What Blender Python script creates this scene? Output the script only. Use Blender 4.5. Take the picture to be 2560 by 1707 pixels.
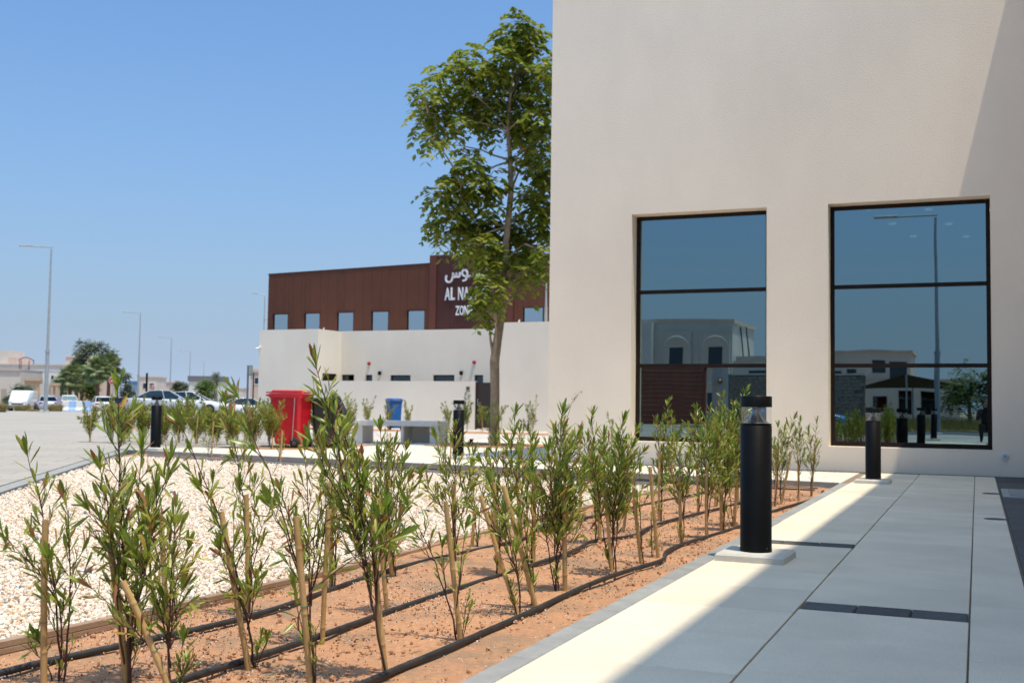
import bpy, bmesh, math, random
import numpy as np
from mathutils import Vector, Matrix, Quaternion

for o in list(bpy.data.objects):
    bpy.data.objects.remove(o)
SC = bpy.context.scene
COL = SC.collection
R = math.radians
rnd = random.Random(11)
rng = np.random.default_rng(11)

# ------------------------------------------------------------------ camera
EYE = Vector((0.0, 0.0, 0.85))
YAW, PITCH, ROLL = R(22.506), R(3.2355), 0.0137
_h = Vector((-math.sin(YAW), math.cos(YAW), 0))
_r = Vector((math.cos(YAW), math.sin(YAW), 0))
FWD = _h * math.cos(PITCH) + Vector((0, 0, math.sin(PITCH)))
_u = -_h * math.sin(PITCH) + Vector((0, 0, math.cos(PITCH)))
RGT = _r * math.cos(ROLL) + _u * math.sin(ROLL)
UPV = -_r * math.sin(ROLL) + _u * math.cos(ROLL)
cam_d = bpy.data.cameras.new('camera')
cam_d.sensor_width = 36
cam_d.lens = 39.49
cam_d.clip_start = 0.05
cam_d.clip_end = 4000
cam_d.dof.use_dof = True
cam_d.dof.focus_distance = 5.2
cam_d.dof.aperture_fstop = 5.6
cam = bpy.data.objects.new('camera', cam_d)
COL.objects.link(cam)
m3 = Matrix((RGT, UPV, -FWD)).transposed()
cam.matrix_world = Matrix.Translation(EYE) @ m3.to_4x4()
SC.camera = cam

# ------------------------------------------------------------------ sky, sun, exposure
SUN_TO = Vector((0.231, -0.128, 1.0)).normalized()      # direction towards the sun
sun_el = math.asin(SUN_TO.z)
sun_az = math.atan2(SUN_TO.x, SUN_TO.y)
world = bpy.data.worlds.new('World')
SC.world = world
world.use_nodes = True
wn = world.node_tree
wn.nodes.clear()
w_out = wn.nodes.new('ShaderNodeOutputWorld')
w_bg = wn.nodes.new('ShaderNodeBackground')
w_sky = wn.nodes.new('ShaderNodeTexSky')
w_sky.sky_type = 'NISHITA'
w_sky.sun_disc = False
w_sky.sun_elevation = sun_el
w_sky.sun_rotation = sun_az
w_sky.altitude = 0
w_sky.air_density = 1.0
w_sky.dust_density = 3.6
w_sky.ozone_density = 6.0
w_bg.inputs['Strength'].default_value = 0.138
# colour response of the whole dome, and the pale haze band that thickens towards the horizon all round
w_tint = wn.nodes.new('ShaderNodeMix'); w_tint.data_type = 'RGBA'; w_tint.blend_type = 'MULTIPLY'
w_tint.inputs[0].default_value = 1.0
w_tint.inputs[7].default_value = (0.68, 0.98, 1.17, 1)
wn.links.new(w_sky.outputs[0], w_tint.inputs[6])
w_tc = wn.nodes.new('ShaderNodeTexCoord')
w_xyz = wn.nodes.new('ShaderNodeSeparateXYZ')
wn.links.new(w_tc.outputs['Generated'], w_xyz.inputs[0])
w_abs = wn.nodes.new('ShaderNodeMath'); w_abs.operation = 'ABSOLUTE'
wn.links.new(w_xyz.outputs['Z'], w_abs.inputs[0])
w_mul = wn.nodes.new('ShaderNodeMath'); w_mul.operation = 'MULTIPLY'; w_mul.inputs[1].default_value = -6.5
wn.links.new(w_abs.outputs[0], w_mul.inputs[0])
w_exp = wn.nodes.new('ShaderNodeMath'); w_exp.operation = 'EXPONENT'
wn.links.new(w_mul.outputs[0], w_exp.inputs[0])
w_haze = wn.nodes.new('ShaderNodeMix'); w_haze.data_type = 'RGBA'
w_haze.inputs[7].default_value = (2.75, 3.5, 4.6, 1)
wn.links.new(w_exp.outputs[0], w_haze.inputs[0])
wn.links.new(w_tint.outputs[2], w_haze.inputs[6])
wn.links.new(w_haze.outputs[2], w_bg.inputs[0])
wn.links.new(w_bg.outputs[0], w_out.inputs[0])
sun_d = bpy.data.lights.new('sun', 'SUN')
sun_d.energy = 3.6
sun_d.angle = R(0.55)
sun_d.color = (1.0, 0.89, 0.71)
sun = bpy.data.objects.new('sun', sun_d)
COL.objects.link(sun)
sun.rotation_euler = SUN_TO.to_track_quat('Z', 'Y').to_euler()
sun.location = (4, -4, 30)
SC.view_settings.view_transform = 'Standard'
SC.view_settings.look = 'None'
SC.view_settings.exposure = 0.35
SC.view_settings.gamma = 1.0
SC.cycles.max_bounces = 8
SC.cycles.transparent_max_bounces = 12

# ------------------------------------------------------------------ materials
MATS = {}
def mat(name, col, rough=0.8, var=0.12, vscale=6.0, bump=0.0, bscale=60.0, metal=0.0, spec=0.5, detail=4.0, col2=None, coat=0.0, rnd_obj=0.0, speck=0.0):
    """procedural principled material: base colour mottled by noise, optional fine bump"""
    if name in MATS:
        return MATS[name]
    m = bpy.data.materials.new(name)
    m.use_nodes = True
    nt = m.node_tree
    b = nt.nodes['Principled BSDF']
    b.inputs['Roughness'].default_value = rough
    b.inputs['Metallic'].default_value = metal
    b.inputs['Specular IOR Level'].default_value = spec
    b.inputs['Coat Weight'].default_value = coat
    tc = nt.nodes.new('ShaderNodeTexCoord')
    no = nt.nodes.new('ShaderNodeTexNoise')
    no.inputs['Scale'].default_value = vscale
    no.inputs['Detail'].default_value = detail
    vec = tc.outputs['Object']
    if rnd_obj:         # pieces that share a mesh still get their own patch of the pattern
        oj = nt.nodes.new('ShaderNodeObjectInfo')
        va = nt.nodes.new('ShaderNodeVectorMath'); va.operation = 'ADD'
        sc_ = nt.nodes.new('ShaderNodeMath'); sc_.operation = 'MULTIPLY'; sc_.inputs[1].default_value = 53.0
        nt.links.new(oj.outputs['Random'], sc_.inputs[0])
        nt.links.new(vec, va.inputs[0]); nt.links.new(sc_.outputs[0], va.inputs[1])
        vec = va.outputs[0]
    nt.links.new(vec, no.inputs['Vector'])
    rp = nt.nodes.new('ShaderNodeValToRGB')
    c = np.array(col[:3], float)
    d = np.array(col2, float) if col2 is not None else np.clip(c * (1 + var), 0, 1)
    a = c if col2 is not None else c * (1 - var)
    rp.color_ramp.elements[0].position = 0.3
    rp.color_ramp.elements[1].position = 0.7
    rp.color_ramp.elements[0].color = (*a, 1)
    rp.color_ramp.elements[1].color = (*d, 1)
    nt.links.new(no.outputs['Fac'], rp.inputs['Fac'])
    out = rp.outputs['Color']
    if rnd_obj:
        oi = nt.nodes.new('ShaderNodeObjectInfo')
        mr = nt.nodes.new('ShaderNodeMapRange')
        mr.inputs['To Min'].default_value = 1 - rnd_obj
        mr.inputs['To Max'].default_value = 1 + rnd_obj
        nt.links.new(oi.outputs['Random'], mr.inputs['Value'])
        hs = nt.nodes.new('ShaderNodeHueSaturation')
        nt.links.new(mr.outputs[0], hs.inputs['Value'])
        nt.links.new(out, hs.inputs['Color'])
        out = hs.outputs['Color']
    if speck:
        n4 = nt.nodes.new('ShaderNodeTexNoise'); n4.inputs['Scale'].default_value = 170; n4.inputs['Detail'].default_value = 3; n4.inputs['Roughness'].default_value = 0.8
        nt.links.new(vec, n4.inputs['Vector'])
        m4 = nt.nodes.new('ShaderNodeMapRange')
        m4.inputs['From Min'].default_value = 0.3; m4.inputs['From Max'].default_value = 0.7
        m4.inputs['To Min'].default_value = 1 - speck; m4.inputs['To Max'].default_value = 1 + speck
        nt.links.new(n4.outputs['Fac'], m4.inputs['Value'])
        x4 = nt.nodes.new('ShaderNodeMix'); x4.data_type = 'RGBA'; x4.blend_type = 'MULTIPLY'; x4.inputs[0].default_value = 1
        nt.links.new(out, x4.inputs[6]); nt.links.new(m4.outputs[0], x4.inputs[7])
        out = x4.outputs[2]
    nt.links.new(out, b.inputs['Base Color'])
    if bump:
        n2 = nt.nodes.new('ShaderNodeTexNoise')
        n2.inputs['Scale'].default_value = bscale
        n2.inputs['Detail'].default_value = 5
        nt.links.new(tc.outputs['Object'], n2.inputs['Vector'])
        bp = nt.nodes.new('ShaderNodeBump')
        bp.inputs['Strength'].default_value = bump
        bp.inputs['Distance'].default_value = 0.01
        nt.links.new(n2.outputs['Fac'], bp.inputs['Height'])
        nt.links.new(bp.outputs[0], b.inputs['Normal'])
    MATS[name] = m
    return m

def leaf_mat(name, col, col2, trans=0.3, rough=0.42):
    m = bpy.data.materials.new(name)
    m.use_nodes = True
    nt = m.node_tree
    b = nt.nodes['Principled BSDF']
    out = nt.nodes['Material Output']
    b.inputs['Roughness'].default_value = rough
    b.inputs['Specular IOR Level'].default_value = 0.45
    gi = nt.nodes.new('ShaderNodeNewGeometry')
    oi = nt.nodes.new('ShaderNodeObjectInfo')
    ad = nt.nodes.new('ShaderNodeMath'); ad.operation = 'ADD'
    fr = nt.nodes.new('ShaderNodeMath'); fr.operation = 'FRACT'
    nt.links.new(gi.outputs['Random Per Island'], ad.inputs[0])
    nt.links.new(oi.outputs['Random'], ad.inputs[1])
    nt.links.new(ad.outputs[0], fr.inputs[0])
    rp = nt.nodes.new('ShaderNodeValToRGB')
    rp.color_ramp.elements[0].color = (*col, 1)
    rp.color_ramp.elements[1].color = (*col2, 1)
    nt.links.new(fr.outputs[0], rp.inputs['Fac'])
    nt.links.new(rp.outputs[0], b.inputs['Base Color'])
    tr = nt.nodes.new('ShaderNodeBsdfTranslucent')
    nt.links.new(rp.outputs[0], tr.inputs['Color'])
    mx = nt.nodes.new('ShaderNodeMixShader')
    mx.inputs[0].default_value = trans
    nt.links.new(b.outputs[0], mx.inputs[1])
    nt.links.new(tr.outputs[0], mx.inputs[2])
    nt.links.new(mx.outputs[0], out.inputs['Surface'])
    return m

def glass_mat(name, refl, thru, wav=0.0, rough=0.0):
    """tinted coated glazing: a tinted mirror part plus a little see-through"""
    m = bpy.data.materials.new(name)
    m.use_nodes = True
    nt = m.node_tree
    nt.nodes.clear()
    out = nt.nodes.new('ShaderNodeOutputMaterial')
    g = nt.nodes.new('ShaderNodeBsdfGlossy')
    g.inputs['Color'].default_value = (*refl, 1)
    g.inputs['Roughness'].default_value = rough
    t = nt.nodes.new('ShaderNodeBsdfTransparent')
    t.inputs['Color'].default_value = (*thru, 1)
    a = nt.nodes.new('ShaderNodeAddShader')
    nt.links.new(g.outputs[0], a.inputs[0])
    nt.links.new(t.outputs[0], a.inputs[1])
    nt.links.new(a.outputs[0], out.inputs['Surface'])
    if wav:
        tc = nt.nodes.new('ShaderNodeTexCoord')
        n2 = nt.nodes.new('ShaderNodeTexNoise')
        n2.inputs['Scale'].default_value = 1.1
        n2.inputs['Detail'].default_value = 1.0
        nt.links.new(tc.outputs['Object'], n2.inputs['Vector'])
        bp = nt.nodes.new('ShaderNodeBump')
        bp.inputs['Strength'].default_value = 1.0
        bp.inputs['Distance'].default_value = wav
        nt.links.new(n2.outputs['Fac'], bp.inputs['Height'])
        nt.links.new(bp.outputs[0], g.inputs['Normal'])
    return m

def emit_mat(name, col, s):
    m = bpy.data.materials.new(name)
    m.use_nodes = True
    nt = m.node_tree
    nt.nodes.clear()
    out = nt.nodes.new('ShaderNodeOutputMaterial')
    e = nt.nodes.new('ShaderNodeEmission')
    e.inputs[0].default_value = (*col, 1)
    e.inputs[1].default_value = s
    nt.links.new(e.outputs[0], out.inputs[0])
    return m

def stripe_mat(name, col, line, period, width, axis=0, rough=0.85, bump=0.3, period2=None):
    """paver field too far off to pick apart: joints by procedural brick pattern"""
    m = bpy.data.materials.new(name)
    m.use_nodes = True
    nt = m.node_tree
    b = nt.nodes['Principled BSDF']
    b.inputs['Roughness'].default_value = rough
    tc = nt.nodes.new('ShaderNodeTexCoord')
    br = nt.nodes.new('ShaderNodeTexBrick')
    br.inputs['Scale'].default_value = 1.0
    br.inputs['Brick Width'].default_value = period2 or period * 2
    br.inputs['Row Height'].default_value = period
    br.inputs['Mortar Size'].default_value = width
    br.inputs['Mortar Smooth'].default_value = 0.3
    br.inputs['Color1'].default_value = (*[c * 0.94 for c in col], 1)
    br.inputs['Color2'].default_value = (*[min(1, c * 1.06) for c in col], 1)
    br.inputs['Mortar'].default_value = (*line, 1)
    nt.links.new(tc.outputs['Object'], br.inputs['Vector'])
    no = nt.nodes.new('ShaderNodeTexNoise')
    no.inputs['Scale'].default_value = 0.35
    no.inputs['Detail'].default_value = 6
    nt.links.new(tc.outputs['Object'], no.inputs['Vector'])
    mx = nt.nodes.new('ShaderNodeMix'); mx.data_type = 'RGBA'; mx.blend_type = 'MULTIPLY'
    mx.inputs[0].default_value = 1.0
    mr = nt.nodes.new('ShaderNodeMapRange')
    mr.inputs['To Min'].default_value = 0.82
    mr.inputs['To Max'].default_value = 1.14
    nt.links.new(no.outputs['Fac'], mr.inputs['Value'])
    nt.links.new(br.outputs['Color'], mx.inputs[6])
    nt.links.new(mr.outputs[0], mx.inputs[7])
    nt.links.new(mx.outputs[2], b.inputs['Base Color'])
    bp = nt.nodes.new('ShaderNodeBump')
    bp.inputs['Strength'].default_value = bump
    bp.inputs['Distance'].default_value = 0.006
    bp.invert = True
    nt.links.new(br.outputs['Fac'], bp.inputs['Height'])
    nt.links.new(bp.outputs[0], b.inputs['Normal'])
    return m

def soil_mat():
    m = bpy.data.materials.new('red sand soil')
    m.use_nodes = True
    nt = m.node_tree
    b = nt.nodes['Principled BSDF']
    b.inputs['Roughness'].default_value = 0.95
    b.inputs['Specular IOR Level'].default_value = 0.15
    tc = nt.nodes.new('ShaderNodeTexCoord')
    def noise(s, d=6, r=0.55):
        n = nt.nodes.new('ShaderNodeTexNoise')
        n.inputs['Scale'].default_value = s
        n.inputs['Detail'].default_value = d
        n.inputs['Roughness'].default_value = r
        nt.links.new(tc.outputs['Object'], n.inputs['Vector'])
        return n
    n1 = noise(2.6, 9, 0.68)
    rp = nt.nodes.new('ShaderNodeValToRGB')
    e = rp.color_ramp.elements
    e[0].position = 0.38; e[0].color = (0.33, 0.21, 0.13, 1)
    e[1].position = 0.62; e[1].color = (0.52, 0.275, 0.15, 1)
    k = rp.color_ramp.elements.new(0.5); k.color = (0.46, 0.245, 0.135, 1)
    nt.links.new(n1.outputs['Fac'], rp.inputs['Fac'])
    n2 = noise(42, 4, 0.7)
    mr = nt.nodes.new('ShaderNodeMapRange')
    mr.inputs['From Min'].default_value = 0.3; mr.inputs['From Max'].default_value = 0.7
    mr.inputs['To Min'].default_value = 0.78; mr.inputs['To Max'].default_value = 1.15
    nt.links.new(n2.outputs['Fac'], mr.inputs['Value'])
    mx = nt.nodes.new('ShaderNodeMix'); mx.data_type = 'RGBA'; mx.blend_type = 'MULTIPLY'
    mx.inputs[0].default_value = 1
    nt.links.new(rp.outputs[0], mx.inputs[6]); nt.links.new(mr.outputs[0], mx.inputs[7])
    nt.links.new(mx.outputs[2], b.inputs['Base Color'])
    n3 = noise(90, 6, 0.7)
    bp = nt.nodes.new('ShaderNodeBump')
    bp.inputs['Strength'].default_value = 0.6
    bp.inputs['Distance'].default_value = 0.012
    nt.links.new(n3.outputs['Fac'], bp.inputs['Height'])
    nt.links.new(bp.outputs[0], b.inputs['Normal'])
    return m

def stucco_mat(name, col, bump=0.35):
    m = mat(name, col, rough=0.92, var=0.05, vscale=0.45, spec=0.2, bump=bump, bscale=55, detail=9)
    # faint dust: broad clouds and runs down the wall, and a soiled splash zone at the foot
    nt = m.node_tree
    b = nt.nodes['Principled BSDF']
    src = b.inputs['Base Color'].links[0].from_socket
    tc = nt.nodes.new('ShaderNodeTexCoord')
    mp = nt.nodes.new('ShaderNodeMapping'); mp.inputs['Scale'].default_value = (1.3, 1.3, 0.5)
    nt.links.new(tc.outputs['Object'], mp.inputs[0])
    n1 = nt.nodes.new('ShaderNodeTexNoise'); n1.inputs['Scale'].default_value = 1.0; n1.inputs['Detail'].default_value = 7; n1.inputs['Roughness'].default_value = 0.65
    nt.links.new(mp.outputs[0], n1.inputs['Vector'])
    r1 = nt.nodes.new('ShaderNodeMapRange')
    r1.inputs['From Min'].default_value = 0.35; r1.inputs['From Max'].default_value = 0.7
    r1.inputs['To Min'].default_value = 1.0; r1.inputs['To Max'].default_value = 0.955
    nt.links.new(n1.outputs['Fac'], r1.inputs['Value'])
    mx = nt.nodes.new('ShaderNodeMix'); mx.data_type = 'RGBA'; mx.blend_type = 'MULTIPLY'; mx.inputs[0].default_value = 1
    nt.links.new(src, mx.inputs[6]); nt.links.new(r1.outputs[0], mx.inputs[7])
    nt.links.new(mx.outputs[2], b.inputs['Base Color'])
    return m

M_STUCCO = stucco_mat('cream stucco', (0.82, 0.72, 0.59))
M_WHITEWALL = stucco_mat('white render', (0.79, 0.72, 0.61), 0.2)
M_BROWN = mat('brown cladding', (0.100, 0.035, 0.018), rough=0.55, var=0.07, vscale=1.2, rnd_obj=0.025, spec=0.3)
M_BROWN2 = mat('dark red cladding', (0.058, 0.016, 0.013), rough=0.55, var=0.06, vscale=1.2, rnd_obj=0.05, spec=0.35)
M_BROWN3 = mat('red brown cladding', (0.105, 0.032, 0.020), rough=0.55, var=0.06, vscale=1.2, rnd_obj=0.05, spec=0.35)
M_FRAME = mat('bronze frame', (0.016, 0.010, 0.007), rough=0.5, var=0.1, spec=0.15)
M_PANE = glass_mat('tinted glazing', (0.215, 0.295, 0.315), (0.10, 0.12, 0.12), wav=0.0007)
M_PANE2 = glass_mat('pale tinted glazing', (0.46, 0.52, 0.56), (0.05, 0.06, 0.06))
M_DARKPANE = glass_mat('dark glazing', (0.07, 0.08, 0.09), (0.03, 0.03, 0.03))
M_CLEAR = glass_mat('clear lens', (0.10, 0.10, 0.10), (0.86, 0.87, 0.86))
M_ROOM = mat('dim interior', (0.10, 0.10, 0.10), var=0.1)
M_SLAB = mat('pale concrete slab', (0.70, 0.605, 0.465), rough=0.9, var=0.08, vscale=2.2, bump=0.25, bscale=240, rnd_obj=0.06, spec=0.25, detail=9, speck=0.13)
M_SLABB = mat('dark basalt paver', (0.085, 0.085, 0.085), rough=0.85, speck=0.2, var=0.15, vscale=30, bump=0.3, bscale=200, rnd_obj=0.14, spec=0.3)
M_KERB = mat('grey concrete kerb', (0.275, 0.275, 0.262), rough=0.9, speck=0.12, var=0.12, vscale=9, bump=0.25, bscale=150, rnd_obj=0.07, spec=0.25)
M_JOINT = mat('joint sand', (0.24, 0.18, 0.13), rough=1.0, var=0.3, vscale=50)
M_BLACK = mat('black powder coat', (0.005, 0.005, 0.005), rough=0.42, var=0.2, spec=0.14)
M_STEEL = mat('brushed steel', (0.42, 0.42, 0.42), rough=0.25, metal=0.9, var=0.05)
M_SOIL = soil_mat()
M_BAMBOO = mat('bamboo cane', (0.42, 0.255, 0.09), rough=0.45, vscale=9, bump=0.1, bscale=80, col2=(0.56, 0.37, 0.155), rnd_obj=0.14)
M_TWIG = mat('brown stem', (0.075, 0.032, 0.018), rough=0.7, var=0.35, vscale=40)
M_PIPE = mat('black drip pipe', (0.012, 0.012, 0.012), rough=0.55, vscale=14, col2=(0.035, 0.032, 0.030), bump=0.1, bscale=90)
M_TIE = mat('green tie wire', (0.05, 0.22, 0.13), rough=0.6)
M_EDGE = mat('edging board', (0.27, 0.165, 0.10), rough=0.75, vscale=5, col2=(0.36, 0.25, 0.17), bump=0.2, bscale=70)
M_GREY = mat('galvanised grey', (0.36, 0.38, 0.38), rough=0.5, var=0.08, metal=0.3)
M_LEAF = [leaf_mat('shrub leaf green', (0.130, 0.215, 0.022), (0.285, 0.360, 0.050), trans=0.38, rough=0.30),
          leaf_mat('shrub leaf olive', (0.34, 0.37, 0.055), (0.47, 0.46, 0.11), trans=0.38, rough=0.38),
          leaf_mat('shrub leaf yellow', (0.42, 0.24, 0.03), (0.33, 0.25, 0.05)),
          leaf_mat('shrub leaf dry', (0.24, 0.075, 0.025), (0.42, 0.21, 0.11))]
M_TREELEAF = leaf_mat('tree leaflet', (0.095, 0.165, 0.016), (0.360, 0.365, 0.045), trans=0.45, rough=0.5)
M_BARK = mat('grey brown bark', (0.33, 0.25, 0.17), rough=0.95, var=0.3, vscale=7, bump=0.8, bscale=18)

# ------------------------------------------------------------------ mesh helpers
class MB:
    """collects shapes in one vertex list, linked as one mesh object"""
    def __init__(s):
        s.v = []; s.f = []; s.smooth = []
    def add(s, verts, faces, smooth=False):
        n = len(s.v)
        s.v += [tuple(p) for p in verts]
        for f in faces:
            s.f.append(tuple(n + i for i in f)); s.smooth.append(smooth)
        return s
    def box(s, x0, x1, y0, y1, z0, z1):
        v = [(x, y, z) for z in (z0, z1) for y in (y0, y1) for x in (x0, x1)]
        return s.add(v, [(0, 2, 3, 1), (4, 5, 7, 6), (0, 1, 5, 4), (2, 6, 7, 3), (0, 4, 6, 2), (1, 3, 7, 5)])
    def cbox(s, x0, x1, y0, y1, z0, z1, b):
        """box with chamfered top edges"""
        v = [(x0, y0, z0), (x1, y0, z0), (x1, y1, z0), (x0, y1, z0),
             (x0, y0, z1 - b), (x1, y0, z1 - b), (x1, y1, z1 - b), (x0, y1, z1 - b),
             (x0 + b, y0 + b, z1), (x1 - b, y0 + b, z1), (x1 - b, y1 - b, z1), (x0 + b, y1 - b, z1)]
        f = [(3, 2, 1, 0), (8, 9, 10, 11)]
        for i in range(4):
            j = (i + 1) % 4
            f += [(i, j, 4 + j, 4 + i), (4 + i, 4 + j, 8 + j, 8 + i)]
        return s.add(v, f)
    def prism(s, poly, z0, z1):
        n = len(poly)
        v = [(x, y, z0) for x, y in poly] + [(x, y, z1) for x, y in poly]
        f = [tuple(range(n - 1, -1, -1)), tuple(range(n, 2 * n))]
        f += [(i, (i + 1) % n, n + (i + 1) % n, n + i) for i in range(n)]
        return s.add(v, f)
    def extrude_profile(s, prof, axis_pts):
        """profile [(across,up)] swept along straight ground points"""
        n = len(prof)
        rows = []
        for i, p in enumerate(axis_pts):
            a = Vector(axis_pts[max(i - 1, 0)]); b = Vector(axis_pts[min(i + 1, len(axis_pts) - 1)])
            t = (b - a).normalized(); side = Vector((t.y, -t.x, 0))
            rows.append([Vector(p) + side * u + Vector((0, 0, w)) for u, w in prof])
        v = [q for r_ in rows for q in r_]
        f = []
        for i in range(len(rows) - 1):
            for j in range(n):
                k = (j + 1) % n
                f.append((i * n + j, i * n + k, (i + 1) * n + k, (i + 1) * n + j))
        f.append(tuple(range(n)))
        f.append(tuple(range((len(rows) - 1) * n + n - 1, (len(rows) - 1) * n - 1, -1)))
        return s.add(v, f)
    def tube(s, pts, rad, n=8, caps=True, smooth=True):
        pts = [Vector(p) for p in pts]
        if not hasattr(rad, '__len__'):
            rad = [rad] * len(pts)
        t0 = (pts[1] - pts[0]).normalized()
        ref = Vector((1, 0, 0)) if abs(t0.x) < 0.8 else Vector((0, 1, 0))
        v = []
        for i, p in enumerate(pts):
            t = (pts[min(i + 1, len(pts) - 1)] - pts[max(i - 1, 0)]).normalized()
            a = (ref - t * ref.dot(t)).normalized(); ref = a
            b = t.cross(a)
            for k in range(n):
                an = 2 * math.pi * k / n
                v.append(p + (a * math.cos(an) + b * math.sin(an)) * rad[i])
        f = []
        for i in range(len(pts) - 1):
            for k in range(n):
                l = (k + 1) % n
                f.append((i * n + k, i * n + l, (i + 1) * n + l, (i + 1) * n + k))
        s.add(v, f, smooth)
        if caps:
            m = len(pts) - 1
            s.add(v[:n], [tuple(range(n - 1, -1, -1))])
            s.add(v[m * n:], [tuple(range(n))])
        return s
    def lathe(s, prof, c=(0, 0, 0), n=24, smooth=True, axis='z'):
        v = []
        for r_, z in prof:
            for k in range(n):
                a = 2 * math.pi * k / n
                if axis == 'z':
                    v.append((c[0] + r_ * math.cos(a), c[1] + r_ * math.sin(a), c[2] + z))
                elif axis == 'y':
                    v.append((c[0] + r_ * math.cos(a), c[1] + z, c[2] + r_ * math.sin(a)))
                else:
                    v.append((c[0] + z, c[1] + r_ * math.cos(a), c[2] + r_ * math.sin(a)))
        f = []
        for i in range(len(prof) - 1):
            for k in range(n):
                l = (k + 1) % n
                q = (i * n + k, i * n + l, (i + 1) * n + l, (i + 1) * n + k)
                f.append(q if axis != 'y' else q[::-1])
        s.add(v, f, smooth)
        e = (len(prof) - 1) * n
        if prof[0][0] > 1e-4:
            s.add(v[:n], [tuple(range(n - 1, -1, -1))])
        if prof[-1][0] > 1e-4:
            s.add(v[e:e + n], [tuple(range(n))])
        return s
    def mesh(s, name, m=None):
        me = bpy.data.meshes.new(name)
        me.from_pydata(s.v, [], s.f)
        me.polygons.foreach_set('use_smooth', s.smooth)
        if m:
            me.materials.append(m)
        me.update()
        return me
    def build(s, name, m, parent=None, loc=None):
        o = bpy.data.objects.new(name, s.mesh(name, m))
        COL.objects.link(o)
        if parent:
            o.parent = parent
        if loc is not None:
            o.location = loc
        return o

def np_mesh(name, verts, faces, m, smooth=False):
    """fast mesh from numpy arrays with equal face sizes"""
    me = bpy.data.meshes.new(name)
    nv, (nf, k) = len(verts), faces.shape
    me.vertices.add(nv)
    me.vertices.foreach_set('co', np.asarray(verts, np.float32).ravel())
    me.loops.add(nf * k)
    me.loops.foreach_set('vertex_index', faces.astype(np.int32).ravel())
    me.polygons.add(nf)
    me.polygons.foreach_set('loop_start', np.arange(0, nf * k, k, dtype=np.int32))
    me.polygons.foreach_set('use_smooth', np.full(nf, smooth))
    if m:
        me.materials.append(m)
    me.update(calc_edges=True)
    return me

def link(name, me, parent=None):
    o = bpy.data.objects.new(name, me)
    COL.objects.link(o)
    if parent:
        o.parent = parent
    return o

def tag(o, label=None, cat=None, group=None, kind=None):
    if label: o['label'] = label
    if cat: o['category'] = cat
    if group: o['group'] = group
    if kind: o['kind'] = kind
    return o

def empty(name, loc=(0, 0, 0), rz=0.0):
    o = bpy.data.objects.new(name, None)
    o.empty_display_size = 0.2
    COL.objects.link(o)
    o.location = loc
    o.rotation_euler = (0, 0, rz)
    return o

def copy_tree(o, parent=None):
    c = o.copy()
    COL.objects.link(c)
    c.parent = parent
    for ch in list(o.children):
        copy_tree(ch, c)
    return c

ORD = ['first', 'second', 'third', 'fourth', 'fifth', 'sixth', 'seventh', 'eighth', 'ninth', 'tenth', 'eleventh', 'twelfth', 'thirteenth', 'fourteenth', 'fifteenth', 'sixteenth', 'seventeenth', 'eighteenth', 'nineteenth', 'twentieth', 'twenty-first', 'twenty-second', 'twenty-third', 'twenty-fourth', 'twenty-fifth', 'twenty-sixth', 'twenty-seventh', 'twenty-eighth', 'twenty-ninth', 'thirtieth']

# plan survey: bearing (in 36 mm frame units of a 2560 grid) and distance -> world position
def sight(u, v, d):
    k = 2808.2
    w = FWD * k + RGT * (u - 1280) - UPV * (v - 853.5)
    return EYE + w * (d / k)
def site(u, d, z=0.0):
    p = sight(u, 1012, d)
    return Vector((p.x, p.y, z))
def mirrored(u, d, z=0.0, Y=16.58):
    p = sight(u, 1012, d)
    return Vector((p.x, 2 * Y - p.y, z))
def height_at(u, v, d):
    return sight(u, v, d).z

# ================================================================== SETTING
SOIL_Z = -0.07
# far ground, reaching the horizon
g_ = MB(); g_.add([(-2500, -2500, -0.42), (2500, -2500, -0.42), (2500, 2500, -0.42), (-2500, 2500, -0.42)], [(0, 1, 2, 3)])
tag(g_.build('ground', mat('far sandy ground', (0.34, 0.28, 0.21), rough=0.95, vscale=0.05, var=0.18)), kind='structure')

# grey paved plaza on the left; its edge runs diagonally past the gravel
PA = R(34.4)
px_, py_ = Vector((math.cos(PA), math.sin(PA), 0)), Vector((-math.sin(PA), math.cos(PA), 0))
P0 = Vector((-8.28, 7.78, 0))
pl = MB(); pl.prism([(-70, -16), (-0.16, -16), (-0.16, 9.4), (3.5, 12), (3.5, 70), (-70, 70)], -0.6, -0.004)
plaza = pl.build('plaza_paving', stripe_mat('plaza pavers', (0.37, 0.33, 0.28), (0.27, 0.245, 0.215), 0.42, 0.016, period2=0.9))
plaza.location = P0; plaza.rotation_euler = (0, 0, PA)
tag(plaza, kind='structure')
kb = MB()
kerb_root = kb.box(-0.155, 0.0, -12, 9.3, -0.5, -0.012).build('plaza_kerb', M_KERB)
kerb_root.location = P0; kerb_root.rotation_euler = (0, 0, PA)
tag(kerb_root, kind='structure')

# pavement behind the camera (seen in the window glass) and road
rb = MB(); rb.box(-3.2, 12, -9, 0.6, -0.5, -0.006)
tag(rb.build('rear_paving', stripe_mat('rear pavers', (0.42, 0.40, 0.37), (0.2, 0.19, 0.18), 0.3, 0.008)), kind='structure')
rd = MB(); rd.box(-90, 90, -24, -9.1, -0.6, -0.15)
tag(rd.build('road', mat('asphalt', (0.085, 0.085, 0.085), rough=0.9, var=0.15, vscale=3)), kind='structure')

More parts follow.
